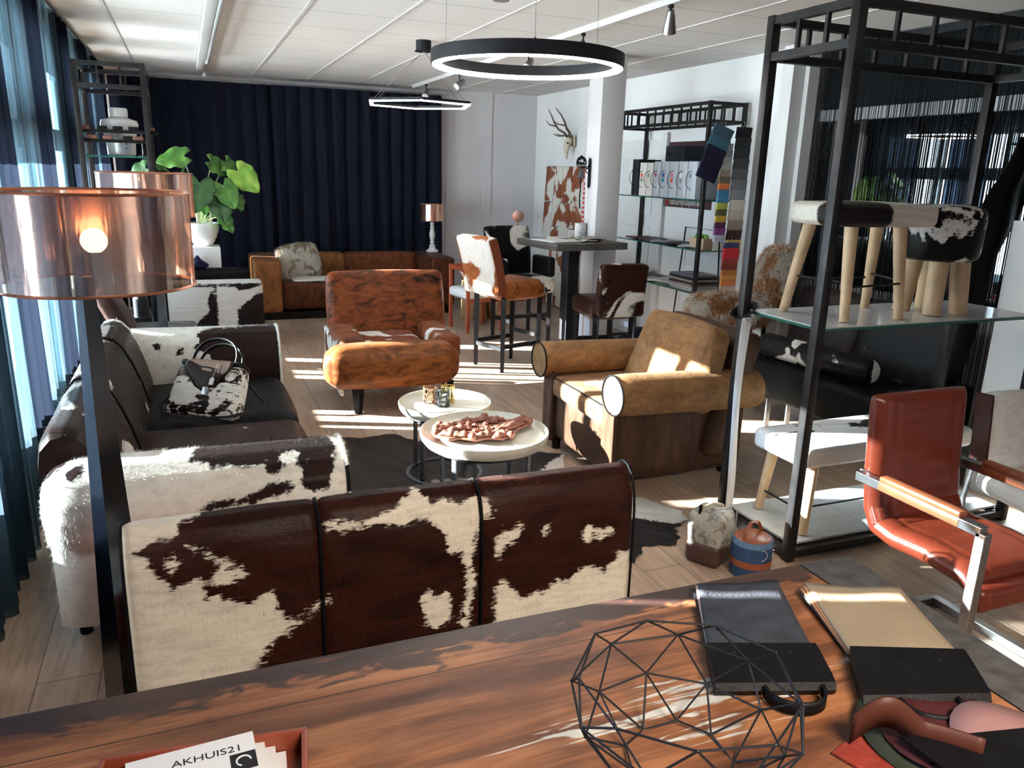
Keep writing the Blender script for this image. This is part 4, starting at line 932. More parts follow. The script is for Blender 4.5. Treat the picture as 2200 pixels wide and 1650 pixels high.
# grey stool by the pillar
t = thing('round_stool', 'round grey velvet stool with chrome legs between the bistro table and the pillar', 'stool', (3.62, 7.02, 0))
obj('cushion', B().lathe([(0, .74), (.19, .74), (.205, .76), (.205, .84), (.195, .865), (.15, .875), (0, .88)], 32), plain('grey_velvet', (.30, .30, .31), .7, 0, .2, .2), t)
for i in range(4): a = PI/4 + i*PI/2; obj('leg', B().cyl((.17*math.cos(a), .17*math.sin(a), 0), (.13*math.cos(a), .13*math.sin(a), .74), .012, n=12), STEEL, t)
# red wood chair, stumps, basket
t = thing('red_wood_chair', 'small red-brown wooden chair with a white seat left of the bar chairs', 'chair', (2.80, 7.88, 0), .15)
obj('seat', B().cush((0, 0, .40), (.44, .42, .10), .03, 12, .012), hide('white_seat', (.6, .57, .52), (.85, .83, .79), scale=2, bias=.3, seed=85), t)
for x_, y_ in ((-.2, -.2), (-.2, .2), (.2, -.2), (.2, .2)): obj('leg', B().box((x_, y_, .33), (.035, .035, .66), bev=.004), REDWOOD, t)
obj('top_rail', B().box((0, .2, .66), (.44, .035, .05), bev=.004), REDWOOD, t)
for x_ in (-.2, .2): obj('arm_rail', B().box((x_, 0, .655), (.035, .44, .035), bev=.004), REDWOOD, t)
obj('apron', B().box((0, -.2, .34), (.38, .02, .04)), REDWOOD, t)
LOG = plain('log_wood', (.42, .25, .12), .6, 0, .4, .4, vscale=9)
for x_, y_, h_, r_, lab in ((2.97, 8.45, .45, .15, 'pale wooden tree stump under the basket, left one'), (3.28, 8.42, .40, .14, 'pale wooden tree stump, right one behind the bar chairs')):
    bm = bmesh.new(); rnd = random.Random(int(x_*10)); ph = [rnd.random()*6 for _ in range(3)]
    loft(bm, [[V(((r_*k*(1 + .08*math.sin(3*2*PI*i/24 + ph[0]) + .05*math.sin(5*2*PI*i/24 + ph[1])))*math.cos(2*PI*i/24), (r_*k*(1 + .08*math.sin(3*2*PI*i/24 + ph[0])))*math.sin(2*PI*i/24), z)) for i in range(24)] for z, k in ((0, 1.03), (h_*.3, 1), (h_*.7, .97), (h_ - .01, .96), (h_, .92))])
    o = obj('tree_stump', bm, LOG, loc=(x_, y_, 0)); tag(o, lab, 'tree stump', 'pale tree stumps')
t = thing('basket', 'dark woven basket with an arched handle standing on the left tree stump', 'basket', (2.97, 8.45, .452))
obj('bowl', B().lathe([(0, 0), (.10, 0), (.14, .05), (.15, .09), (.145, .09), (.13, .05), (.095, .01), (0, .01)], 28), plain('wicker', (.07, .045, .03), .7, 0, .4, .8, vscale=40), t)
bm = bmesh.new(); tube(bm, [(.145*math.cos(PI*i/16), 0, .08 + .17*math.sin(PI*i/16)) for i in range(17)], .012, 8); obj('handle', bm, plain('cane', (.12, .09, .06), .5), t)
# hide panel, antlers, bell, mirror, pillar things
HP = hide('hide_patchwork', (.17, .05, .022), (.80, .77, .70), (.27, .085, .035), scale=2.2, bias=.53, seed=90, edge=.1)
t = thing('cowhide_screen', 'tall patchwork panel of rust brown and white cowhide leaning on the right wall', 'wall panel', (4.25, 8.92, 0))
k = 0
for y0, y1 in ((-.56, -.20), (-.195, .08), (.085, .30), (.305, .56)):
    for z0, z1 in (((.02, .78), (.785, 1.30), (1.305, 1.74)) if k % 2 else ((.02, 1.0), (1.005, 1.74))):
        k2 = k*3 + int(z0*10); obj('hide_strip', B().cush((0, (y0+y1)/2, (z0+z1)/2), (.03, y1-y0-.004, z1-z0-.004), .004, 4, rot=None), hide('hide_strip_%d_%d' % (k, int(z0*100)), (.15, .042, .020), (.80, .77, .70), (.30, .09, .035), scale=2.4, bias=.50 + .06*((k2*7) % 3 - 1), seed=91 + k2, edge=.1), t)
    k += 1
t.rotation_euler = (0, .04, 0)
t = thing('deer_skull', 'deer skull with brown antlers hung on the right wall near the room corner', 'hunting trophy', (4.33, 8.78, 1.97))
BONE = plain('bone', (.62, .55, .42), .6, 0, .2, .3, vscale=30); ANT = plain('antler_brown', (.10, .065, .045), .55, 0, .5, .4, vscale=20)
bm = bmesh.new(); rr = []
for z, w_, d_, f_ in ((.10, .035, .05, .0), (.075, .055, .085, -.01), (.03, .052, .09, -.02), (-.01, .046, .075, -.03), (-.06, .030, .055, -.035), (-.12, .020, .040, -.035), (-.15, .012, .02, -.03)): rr.append([V((-.06 + f_ + d_/2*math.cos(2*PI*i/16), w_*math.sin(2*PI*i/16), z)) for i in range(16)])
loft(bm, rr); obj('skull', bm, BONE, t)
for s_ in (-1, 1):
    e = bmesh.new(); bmesh.ops.create_icosphere(e, subdivisions=2, radius=.016, matrix=Matrix.Translation((-.095, s_*.035, .03))); obj('eye_socket', e, BLKLEATHER, t)
    bm = bmesh.new(); o_ = .12*s_
    main = [(-.06, .03*s_, .09), (-.10, .07*s_, .15), (-.16, .11*s_, .19), (-.20, .14*s_, .26), (-.22, .13*s_ + .05, .34), (-.26, .10*s_ + .10, .42)]
    tube(bm, main, [.017, .015, .013, .011, .008, .003], 8)
    tube(bm, [(-.09, .05*s_, .12), (-.17, .05*s_ + .02, .11), (-.24, .04*s_ + .04, .13)], [.011, .008, .003], 8)
    tube(bm, [(-.18, .12*s_, .22), (-.25, .11*s_ + .06, .24), (-.29, .10*s_ + .10, .29)], [.009, .007, .002], 8)
    obj('antler', bm, ANT, t)
obj('mounting_plate', B().box((-.012, 0, .06), (.02, .10, .12), bev=.005), BONE, t)
t = thing('cow_bell', 'black cast iron bracket with a cow plaque and a small bell on the pillar', 'bell', (3.245, 6.24, 1.66))
obj('wall_plate', B().box((-.006, 0, .0), (.012, .035, .20), bev=.004).cyl((-.006, 0, .10), (-.006, 0, .13), .016, .002, 10).cyl((-.006, 0, -.10), (-.006, 0, -.13), .016, .002, 10), BLKMETAL, t)
bm = bmesh.new(); tube(bm, [(-.012 - .085*i/14, 0, .05 + .012*math.sin(i*1.3)) for i in range(15)], .005, 6); tube(bm, [(-.025 + .018*math.cos(a*.6), 0, .02 + .018*math.sin(a*.6)) for a in range(11)], .004, 6); obj('scroll_bracket', bm, BLKMETAL, t)
pq = obj('plaque', B().prism([(-.045, -.02), (.045, -.02), (.048, .02), (.035, .05), (.015, .06), (.0, .072), (-.02, .06), (-.04, .045), (-.05, .015)], (-.085, 0, .075), (1,0,0), (0,0,1), .012), BLKMETAL, t, bevel=.002)
obj('cow_patch', B().prism([(-.02, .02), (.0, .03), (.015, .02), (.012, .005), (-.01, .002)], (-.085, -.0075, .085), (1,0,0), (0,0,1), .002).prism([(-.035, .0), (-.022, .01), (-.02, -.005)], (-.085, -.0075, .095), (1,0,0), (0,0,1), .002).prism([(.018, .0), (.03, .012), (.035, -.004)], (-.085, -.0075, .085), (1,0,0), (0,0,1), .002), CERAMIC, pq)
textmesh('lettering', 'HOLLAND', .018, CERAMIC, pq, (-.128, -.0075, .058), RX(PI/2), .0005)
obj('bell', B().lathe([(0, -.005), (.012, -.008), (.018, -.03), (.024, -.055), (.040, -.08), (.036, -.08), (.02, -.05), (.0, -.02)], 24, c=(-.085, 0, .04)), plain('bell_iron', (.10, .115, .13), .45, .7), t)
bm = bmesh.new(); tube(bm, [(-.085, 0, -.02), (-.083, 0, -.10), (-.088, 0, -.22), (-.082, 0, -.30)], .006, 6); obj('bell_cord', bm, BLKMETAL, t)
GM, nt, b = new_mat('gingham'); sxz = N(nt, 'ShaderNodeTexChecker'); L(nt, mapping(nt), sxz.inputs[0]); sxz.inputs['Scale'].default_value = 50; sxz.inputs[1].default_value = (.65, .03, .06, 1); sxz.inputs[2].default_value = (.85, .80, .80, 1); L(nt, sxz.outputs[0], b.inputs['Base Color'])
bm = bmesh.new(); grid(bm, 3, 20, lambda u, v_: (-.055 + .022*(u-.5) + .012*v_, -.004, -.06 - .42*v_ + .004*math.sin(v_*9))); obj('checked_ribbon', bm, GM, t, solid=.003)
t = thing('round_mirror', 'small round copper mirror on a thin stand near the corner behind the bar chairs', 'mirror', (3.98, 9.62, 0))
obj('mirror_disc', B().cyl((0, -.02, 1.10), (.01, 0, 1.10), .075, n=28), plain('copper_mirror', (.9, .62, .5), .08, 1.0), t); obj('stand', B().cyl((0, 0, 0), (0, 0, 1.03), .010, n=10), COPR, t); obj('base', B().cyl((0, 0, 0), (0, 0, .015), .12, n=24), COPR, t)

# ================================================================ iron racks
def rack(label, x0, x1, y0, y1, h, shelves, pw=.04, nbx=6, nby=3, band=.145, base=True, bdx=True):
    t = thing('iron_rack', label, 'rack', (0, 0, 0))
    for x_ in (x0, x1):
        for y_ in (y0, y1): obj('post', B().box((x_, y_, h/2), (pw, pw, h), bev=.002), IRON, t)
    for z_ in (h - pw/2, h - band - pw/2) + ((.035,) if base else ()):
        for y_ in (y0, y1): obj('rail', B().box(((x0+x1)/2, y_, z_), (x1-x0-pw, pw*.8, pw*.8)), IRON, t)
        for x_ in (x0, x1): obj('rail', B().box((x_, (y0+y1)/2, z_), (pw*.8, y1-y0-pw, pw*.8)), IRON, t)
    for i in range(1, nbx):
        for y_ in (y0, y1): obj('upright', B().box((x0 + (x1-x0)*i/nbx, y_, h - band/2 - pw/2), (pw*.4, pw*.4, band)), IRON, t)
    for i in range(1, nby):
        for x_ in (x0, x1): obj('upright', B().box((x_, y0 + (y1-y0)*i/nby, h - band/2 - pw/2), (pw*.4, pw*.4, band)), IRON, t)
    for z_ in shelves:
        g = obj('glass_shelf', B().box(((x0+x1)/2, (y0+y1)/2, z_ - .006), (x1-x0-pw*.2 if False else x1-x0-.045, y1-y0-.005, .010)), GLASS, t)
        e = B(); 
        for y_ in (y0, y1): e.box(((x0+x1)/2, y_ + (-.0015 if y_ == y0 else .0015), z_ - .006), (x1-x0-.045, .003, .0105))
        for x_ in (x0 + .021, x1 - .021): e.box((x_, (y0+y1)/2, z_ - .006), (.003, y1-y0, .0105))
        obj('glass_edge', e, GLASSEDGE, g)
    return t
rack('large open iron rack at the right carrying the cowhide stools on its glass shelf', 2.385, 3.755, 2.475, 2.955, 2.325, (1.055,), .042, 7, 3)
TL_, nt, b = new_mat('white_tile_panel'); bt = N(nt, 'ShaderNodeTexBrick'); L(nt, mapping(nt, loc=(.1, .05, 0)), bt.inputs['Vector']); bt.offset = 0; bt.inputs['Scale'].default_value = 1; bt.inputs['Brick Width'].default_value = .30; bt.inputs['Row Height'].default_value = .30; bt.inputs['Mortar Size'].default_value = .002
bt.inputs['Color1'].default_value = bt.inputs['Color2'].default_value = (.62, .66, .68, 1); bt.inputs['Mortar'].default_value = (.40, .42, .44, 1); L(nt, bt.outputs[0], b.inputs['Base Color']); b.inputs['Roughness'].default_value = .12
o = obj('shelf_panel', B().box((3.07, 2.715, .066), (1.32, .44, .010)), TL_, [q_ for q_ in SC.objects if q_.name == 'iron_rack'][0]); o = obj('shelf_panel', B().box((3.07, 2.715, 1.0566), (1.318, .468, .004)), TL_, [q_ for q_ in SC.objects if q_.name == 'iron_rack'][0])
rack('black iron rack against the right wall holding binders and colour swatches', 3.955, 4.295, 5.57, 7.08, 2.25, (1.47, 1.055, .69), .032, 3, 11, .14)
rack('tall brown iron rack at the left in front of the window curtains', -.655, -.225, 6.40, 6.96, 2.31, (1.685,), .036, 3, 3, .145)
# wall things behind the right rack: door and banner
d = B().box((RIGHT - .012, 7.25, 1.0), (.024, .86, 2.0)); dr = struct('door_1', d, WPAINT)
for z0, z1 in ((1.28, 1.82), (.55, 1.15), (.12, .45)): obj('door_panel', B().box((RIGHT - .028, 7.25, (z0+z1)/2), (.010, .62, z1-z0), bev=.004), WPAINT, dr)
for y_ in (6.77, 7.73): struct('trim_%d' % (13 + (y_ > 7)), B().box((RIGHT - .02, y_, 1.03), (.04, .09, 2.06)), WPAINT)
t = thing('poster', 'dark wine coloured poster with white lettering on the wall behind the binder rack', 'poster', (RIGHT - .008, 6.35, 1.67))
obj('board', B().box((0, 0, 0), (.012, .74, .60)), plain('wine_board', (.060, .022, .026), .4), t)
obj('red_corner', B().box((-.0065, .335, -.24), (.001, .05, .10)), plain('red_mark', (.30, .03, .03), .5), t)
textmesh('lettering', 'natuurlijkslapen-bo', .088, CERAMIC, t, (-.0075, .29, -.275), Matrix(((0, 0, -1), (-1, 0, 0), (0, 1, 0))), .0006, sx=.78)
# binders, bag, box
def binder(label, y, w, h, m, x=4.09, z=1.4705, labelcol=None, group='sample binders on the upper glass shelf of the black rack', tx='', d_=.24):
    t = thing('binder', label, 'binder', (x, y, z), group=group)
    obj('case', B().box((0, 0, h/2), (d_, w - .004, h), bev=.003), m, t)
    bm = bmesh.new(); tube(bm, [(-d_/2 - .003 - .045*math.sin(PI*i/12), -.0 + .02*math.sin(PI*i/12), h*.5 + .075*math.cos(PI*i/12)) for i in range(13)], .0028, 6); obj('cord_handle', bm, BLKMETAL, t)
    if labelcol:
        for k, c_ in enumerate(labelcol): obj('spine_label', B().box((-d_/2 - .001, w*.18, h*(.62 - .14*k)), (.002, w*.28, h*.11)), c_, t)
    return t
SILV = plain('silver_case', (.46, .49, .54), .4, .1, .05, .05); CRM = plain('cream_case', (.62, .60, .57), .5); BLKC = plain('black_case', (.018, .020, .026), .4)
MG = plain('label_magenta', (.42, .05, .22), .5); PK = plain('label_pink', (.75, .15, .22), .5); BL = plain('label_blue', (.03, .08, .25), .5); TL = plain('label_teal', (.04, .25, .30), .5); OR = plain('label_orange', (.65, .10, .04), .5); GR = plain('label_grey', (.22, .23, .22), .5)
binder('silver sample binder with a grey label, rightmost of the row', 5.77, .13, .31, SILV, labelcol=(GR,))
binder('silver sample binder with a white label, second from the right', 5.91, .13, .31, SILV, labelcol=(CERAMIC, GR))
binder('silver sample binder with pink and red labels in the middle', 6.05, .13, .31, SILV, labelcol=(PK, OR))
binder('silver sample binder with blue and teal labels, left of the pink one', 6.19, .13, .31, SILV, labelcol=(BL, TL))
binder('silver sample binder with a magenta label, leftmost silver one', 6.32, .11, .31, SILV, labelcol=(MG,))
binder('cream sample binder with a grey top half', 6.44, .11, .30, CRM, labelcol=(GR,))
binder('cream sample binder with an orange label next to the black one', 6.56, .12, .30, CRM, labelcol=(OR, GR))
binder('black sample binder standing at the left end of the row', 6.70, .12, .33, BLKC)
t = thing('gift_bag', 'black paper bag lying on top of the silver binders', 'bag', (4.11, 6.10, 1.7825)); obj('bag_body', B().box((0, 0, .065), (.22, .30, .13), bev=.004), BLKC, t)
for k in (-.07, .07): bm = bmesh.new(); tube(bm, [(-.112 - .02*math.sin(PI*i/8), k + .035*math.cos(PI*i/8), .07 - .03*math.sin(PI*i/8)) for i in range(9)], .0025, 6); obj('bag_handle', bm, BLKMETAL, t)
# swatch strips hung from hooks
def swatches(label, x, y, ztop, cols, w=.13, h=.07, rz=0, tilt=0, group='colour swatch strips hanging at the near end of the black rack'):
    t = thing('swatch_strip', label, 'swatch strip', (x, y, ztop), rz, group); t.rotation_euler = (0, tilt, rz)
    for i, c_ in enumerate(cols):
        m = MATS.get('sw%s' % str(c_)) or plain('sw%s' % str(c_), c_, .75)
        obj('swatch', B().box((0, -.02 - .003*(i % 2), -.03 - h*(i+.5)), (w, .022, h*1.12), RX(.12), bev=.003), m, t)
    bm = bmesh.new(); tube(bm, [(.0 + .02*math.sin(2*PI*i/10), 0, .02*math.cos(2*PI*i/10)) for i in range(9)], .0025, 6); obj('hook', bm, STEEL, t)
    return t
swatches('long pale to dark swatch strip, right one of the hanging strips', 4.235, 5.50, 2.08, ((.012,.012,.014), (.02,.02,.022), (.03,.03,.033), (.05,.05,.055), (.08,.08,.085), (.12,.12,.125), (.17,.17,.175), (.48,.43,.36), (.42,.35,.28), (.25,.19,.15), (.055,.02,.02), (.56,.34,.08), (.20,.21,.11)), .145, .082)
swatches('narrow multicoloured swatch strip, left one of the hanging strips', 4.085, 5.50, 1.95, ((.25,.25,.26), (.20,.20,.21), (.34,.34,.35), (.42,.39,.36), (.28,.21,.17), (.13,.10,.07), (.55,.14,.02), (.02,.13,.24), (.03,.16,.30), (.30,.34,.04), (.08,.07,.02), (.45,.28,.02), (.08,.01,.06), (.18,.03,.17), (.42,.44,.50)), .105, .052)
swatches('dark blue swatch fan hanging tilted, leftmost at the rack corner', 4.02, 5.46, 2.07, ((.02,.05,.08), (.015,.08,.12), (.012,.012,.03), (.010,.010,.025), (.012,.010,.03)), .19, .085, 0, .33)
swatches('red to orange swatch strip hanging lowest on the black rack', 4.19, 5.46, 1.16, ((.03,.03,.10), (.50,.01,.015), (.48,.012,.02), (.26,.02,.015), (.20,.03,.012), (.42,.13,.02), (.55,.24,.05), (.62,.18,.06), (.50,.40,.32), (.48,.38,.30)), .15, .045)
# magazines and boxes on the lower shelves
cols = [((.10,.02,.03), 'wine red leaflet spread'), ((.05,.05,.06), 'dark grey brochure'), ((.30,.31,.33), 'mid grey catalogue'), ((.03,.03,.035), 'black catalogue'), ((.42,.43,.45), 'pale grey folder')]
for i, y_ in enumerate((6.75, 6.50, 6.30, 6.08, 5.88)):
    sheetthing('catalogue', cols[i][1] + (' on the middle glass shelf of the black rack',)[0], 'catalogue', plain('cat_%d' % i, cols[i][0], .5), (4.12, y_, 1.057), .26, .19, .15*i, .014, .008, i, 'catalogues on the middle shelf of the black rack')
stk = [((.10,.11,.14), 'blue-grey magazine'), ((.03,.03,.035), 'black magazine'), ((.30,.27,.25), 'beige magazine'), ((.05,.04,.04), 'dark brown magazine'), ((.32,.24,.22), 'pinkish magazine'), ((.45,.45,.46), 'pale grey magazine'), ((.50,.50,.50), 'white magazine')]
for i, (c_, n_) in enumerate(reversed(stk)):
    o = obj('magazine', B().box((0, 0, .009), (.27, .36, .018), bev=.002), plain('mag_%d' % i, c_, .4), loc=(4.13, 5.84 + .01*(i % 3), .692 + .0195*i), rotz=.03*((i*3) % 5 - 2)); tag(o, '%s in the stack on the lower glass shelf, %s' % (n_, ('lowest', 'second from below', 'third from below', 'fourth from below', 'fifth from below', 'sixth from below', 'topmost')[i]), 'magazine', 'magazine stack on the lower shelf of the black rack')
for i, (y_, c_, n_) in enumerate(((6.85, (.45,.46,.48), 'rumpled pale grey fabric bundle'), (6.55, (.06,.06,.07), 'dark flat folder'), (6.28, (.50,.51,.52), 'silver ring folder'))):
    sheetthing('folder', n_ + ' on the lower glass shelf of the black rack', 'folder', plain('fold_%d' % i, c_, .6), (4.12, y_, .70), .28, .30, .2*i, .02, .05 if i == 0 else .01, i, 'folders on the lower shelf of the black rack')
t = thing('wood_block_calendar', 'small pale wooden block box with green succulents on the middle glass shelf', 'planter', (4.10, 5.74, 1.0555)); PB = plain('block_wood', (.55, .40, .26), .5)
obj('box', B().box((0, 0, .045), (.10, .20, .09), bev=.004), PB, t)
GRN = plain('succulent', (.16, .36, .05), .5)
for i in range(7):
    bm = bmesh.new(); bmesh.ops.create_icosphere(bm, subdivisions=2, radius=.020, matrix=Matrix.Translation((.02*math.sin(i*2.4), -.075 + .025*i, .10 + .006*(i % 2)))); obj('succulent', bm, GRN, t)
t = thing('wire_stand', 'thin black metal stand behind the lower shelves of the rack', 'stand', (0, 0, 0))
bm = bmesh.new(); tube(bm, [(4.31, 6.42, .01), (4.315, 6.30, 1.20), (4.315, 5.78, 1.20), (4.31, 5.66, .01)], .007, 6); obj('wire_frame', bm, BLKMETAL, t)

# fur bar chair
FUR = hide('fox_fur', (.23, .085, .030), (.66, .60, .52), (.44, .22, .10), scale=4.5, bias=.53, seed=99, streak=(30, 30, 12), edge=.25, sheen=.8, rough=.8, brindle=.5)
t = thing('fur_bar_chair', 'bar chair covered in fluffy ginger and cream fur against the right wall', 'bar chair', (3.80, 4.80, 0), 2.75)
o = obj('seat', B().cush((.06, 0, .695), (.50, .44, .13), .06, 16, .03), FUR, t); fuzz(o, 26000, .045, .0013, lean=(.2, 0, -.35), seed=11)
o = obj('backrest', B().cush((-.235, 0, .92), (.12, .42, .46), .055, 16, .02, rot=RY(math.radians(-18)), f=lambda q: V((q.x, q.y*(1 - .18*max(0, q.z/.23)**2), q.z))), FUR, t); fuzz(o, 26000, .045, .0013, lean=(.1, 0, -.3), seed=12)
for x_, y_ in ((-.17, -.16), (-.17, .16), (.22, -.16), (.22, .16)): obj('leg', B().bar((x_*1.1, y_*1.1, 0), (x_, y_, .64), .028, .028), BLKWOOD, t)
for y_ in (-.17, .17): obj('stretcher', B().bar((-.18, y_, .22), (.23, y_, .22), .02), BLKWOOD, t)

# stools on the big rack's glass shelf
def peg(t, a, b_, r0, r1):
    obj('leg', B().cyl(a, b_, r0, r1, 20), PALEWOOD, t)
t = thing('cowhide_stool', 'flat black-brown and cream cowhide stool with pale wooden legs on the glass shelf', 'stool', (2.80, 2.725, 1.0590), group='stools on the glass shelf')
HS1 = hide('hide_stool_flat', (.014, .009, .010), (.74, .70, .62), attr=True, edge=.02, seed=101)
o = obj('seat', B().cush((0, 0, .455), (.56, .33, .095), .028, 24, .008, rot=RZ(-.02)), HS1, t)
paint(o, [[(-.6, -.6), (.0, -.6), (.0, -.25), (-.03, -.02), (-.12, .04), (-.22, -.02), (-.27, -.03), (-.6, .0)]], lambda co: co[:, :2])
a_ = np.empty(len(o.data.vertices), np.float32); o.data.attributes['sd'].data.foreach_get('value', a_); o.data.attributes['sd'].data.foreach_set('value', -a_)
for (x0, y0), (x1, y1) in (((-.20, .10), (-.255, .15)), ((.20, .10), (.235, .14)), ((-.16, -.10), (-.185, -.155)), ((.12, -.10), (.135, -.155))): peg(t, (x1, y1, .0), (x0, y0, .42), .020, .030)
for a, b_ in (((-.24, .14, .15), (.22, .13, .15)), ((-.24, .14, .17), (-.18, -.15, .17)), ((-.18, -.15, .15), (.13, -.15, .16)), ((.13, -.15, .17), (.22, .13, .17))): obj('stretcher', B().cyl(a, b_, .005, n=8), BLKMETAL, t)
t = thing('cowhide_pouf', 'drum shaped black and white cowhide pouf on thick wooden legs on the glass shelf', 'stool', (3.27, 2.70, 1.0590), group='stools on the glass shelf')
obj('body', B().lathe([(0, .50), (.10, .502), (.155, .495), (.172, .478), (.180, .45), (.180, .40), (.179, .34), (.176, .29), (.168, .262), (.15, .25), (0, .25)], 48), hide('hide_pouf', BLACK, (.72, .70, .66), scale=5.2, bias=.56, seed=104), t)
for a in (.9, 2.6, 3.95, 5.5): peg(t, (.125*math.cos(a), .125*math.sin(a), 0), (.10*math.cos(a), .10*math.sin(a), .26), .040, .044)
# bench on the rack's lower shelf
t = thing('cowhide_bench', 'long white and black speckled cowhide bench with pale wooden legs inside the rack', 'bench', (2.985, 2.70, .0755))
o = obj('seat', B().cush((0, 0, .375), (1.06, .36, .10), .03, 26, .006), hide('hide_bench', (.02, .018, .022), (.80, .79, .77), scale=3.0, bias=.37, seed=107, edge=.12), t)
for x_, y_ in ((-.43, -.13), (-.43, .13), (.43, -.13), (.43, .13)): peg(t, (x_*1.08, y_*1.2, 0), (x_, y_, .33), .020, .028)
for a, b_ in (((-.46, -.15, .10), (-.46, .15, .10)), ((-.46, -.15, .13), (.46, -.15, .13)), ((.46, -.15, .10), (.46, .15, .10))): obj('stretcher', B().cyl(a, b_, .005, n=8), BLKMETAL, t)
# strap hung round the rear post
t = thing('leather_strap', 'pale leather belt looped round the rear left post of the large iron rack', 'strap', (2.365, 2.905, 0))
bm = bmesh.new(); rr = []
for i in range(30):
    s = i/29; z = 1.03 - .98*s; a = .5 + 1.5*math.sin(s*3.5); w_ = .024*(1 - .2*s)
    c = V((.0 - .012*math.sin(s*5), -.004, z)); d_ = V((math.cos(a*.5), -math.sin(a*.5)*.6, 0)); rr.append([c - d_*w_, c + d_*w_])
loft(bm, rr, close=False); obj('strap', bm, plain('pale_leather', (.62, .63, .65), .35), t, solid=.003)
bm = bmesh.new(); tube(bm, [(.02 + .048*math.cos(2*PI*i/16), .045 + .048*math.sin(2*PI*i/16), 1.05 + .028*math.cos(2*PI*i/16)) for i in range(16)], .004, 8, closed=True, ry=.018); obj('strap_loop', bm, BLKLEATHER, t)
for dx, dz in ((-.006, 1.03), (.016, 1.045), (.0, 1.008)): e = bmesh.new(); bmesh.ops.create_icosphere(e, subdivisions=2, radius=.006, matrix=Matrix.Translation((dx, -.022, dz))); obj('stud', e, STEEL, t)
# hide hung behind the rack, white partition, black sofa
bm = bmesh.new()
A_ = [(3.83, 1.02, 3.99, 1.02), (3.85, 1.15, 4.05, 1.18), (3.86, 1.35, 4.14, 1.40), (3.90, 1.55, 4.24, 1.58), (3.96, 1.72, 4.32, 1.75), (4.04, 1.90, 4.34, 1.92)]
def fh(u, v_):
    k = v_*(len(A_)-1); i = min(int(k), len(A_)-2); f = k - i; a, b_ = A_[i], A_[i+1]
    xl, zl, xr, zr_ = [a[q]*(1-f) + b_[q]*f for q in range(4)]
    return (xl + (xr-xl)*u + .012*math.sin(v_*17), 2.975 + .03*math.sin(6*u + 4*v_), zl + (zr_-zl)*u)
grid(bm, 24, 40, fh); o = obj('hanging_cowhide', bm, hide('hide_hanging', BLACK, (.78, .76, .71), scale=2.4, bias=.66, seed=110), solid=.006, normals=False); tag(o, 'black cowhide with white edge hanging beside the drum pouf behind the rack', 'cowhide')
struct('wall_partition', B().box((4.20, 2.50, .74), (.46, .72, 1.48)), wmw)
t = thing('black_sofa', 'black leather and hide sofa by the glass partition, behind the big rack', 'sofa')
BH = hide('hide_black', (.009, .010, .013), (.45, .46, .50), (.022, .023, .028), scale=2.1, bias=.72, seed=113, edge=.15, rough=.35)
obj('seat', B().cush((3.86, 3.82, .33), (.58, 1.34, .25), .04, 18, .012), BLKLEATHER, t)
for y0, y1, m in ((3.15, 3.86, BH), (3.87, 4.50, plain('black_brown_leather', (.022, .014, .013), .4, 0, .3, .3))): obj('back_cushion', B().cush((4.14, (y0+y1)/2, .66), (.16, y1-y0, .50), .04, 18, .015, rot=RY(math.radians(14))), m, t)
obj('armrest', B().cush((3.86, 3.085, .36), (.60, .12, .34), .03, 12), BLKLEATHER, t)
for x_, y_ in ((3.60, 4.10), (3.60, 3.2), (4.12, 3.2), (4.12, 4.3), (3.78, 4.10)): obj('leg', B().box((x_, y_, .10), (.035, .012, .20)), STEEL, t)
o = obj('bolster', B().lathe([(0, -.46), (.06, -.455), (.076, -.43), (.08, -.38), (.08, -.2), (.08, 0), (.08, .2), (.08, .38), (.076, .43), (.06, .455), (0, .46)], 28), hide('hide_bolster', BLACK, (.80, .79, .76), scale=3.6, bias=.52, seed=116), loc=(3.70, 3.84, .548)); o.rotation_euler = (PI/2, 0, .08)
tag(o, 'black and white cowhide bolster lying on the black sofa seat', 'pillow')
# ================================================================ red leather chair, white chair
RED = plain('red_leather', (.135, .022, .010), .32, 0, .35, .15, vscale=6)
t = thing('red_leather_chair', 'red-brown leather armchair on a square steel sled frame at the right', 'chair', (0, 0, 0))
bm = bmesh.new(); path = [(1.52, .40, -.9), (1.56, .425, -.2), (1.70, .435, .05), (1.84, .425, .2), (1.92, .44, .7), (1.955, .50, 1.2), (1.975, .62, 1.45), (1.985, .75, 1.5), (1.995, .87, 1.5), (1.998, .915, 1.55)]
def shell(x0, x1, th, off, nu, nm, m, ribs=False, y0=0):
    bm = bmesh.new(); P = []
    for a, b_ in zip(path, path[1:]):
        for k in range(8): P.append(tuple(a[q] + (b_[q]-a[q])*k/8 for q in range(3)))
    P.append(path[-1]); fr, bk_ = [], []
    rings = []
    for j, (y_, z_, _) in enumerate(P):
        a = P[max(j-1, 0)]; c = P[min(j+1, len(P)-1)]; d_ = V((0, c[0]-a[0], c[1]-a[1])).normalized(); n_ = V((0, -d_.z, d_.y))
        e = min(j, len(P)-1-j)/len(P); ring = []
        for i in range(nu+1):
            u = i/nu; x = x0 + (x1-x0)*u; ed = min(u, 1-u); g = th/2*(1 - math.exp(-ed*26)*.75)*(1 - .6*math.exp(-e*40))
            if ribs: g -= .004*(abs((j*.115) % 1 - .5) > .42)*(ed > .2) + .004*(abs(ed - .18) < .012)
            ring.append(V((x, y_, z_)) + n_*g)
        for i in range(nu, -1, -1):
            u = i/nu; x = x0 + (x1-x0)*u; ed = min(u, 1-u); g = th/2*(1 - math.exp(-ed*26)*.75)*(1 - .6*math.exp(-e*40))
            ring.append(V((x, y_, z_)) - n_*g)
        rings.append(ring)
    loft(bm, rings); return obj(nm, bm, m, t)
sh = shell(2.225, 2.675, .085, 0, 34, 'upholstered_shell', RED, True)
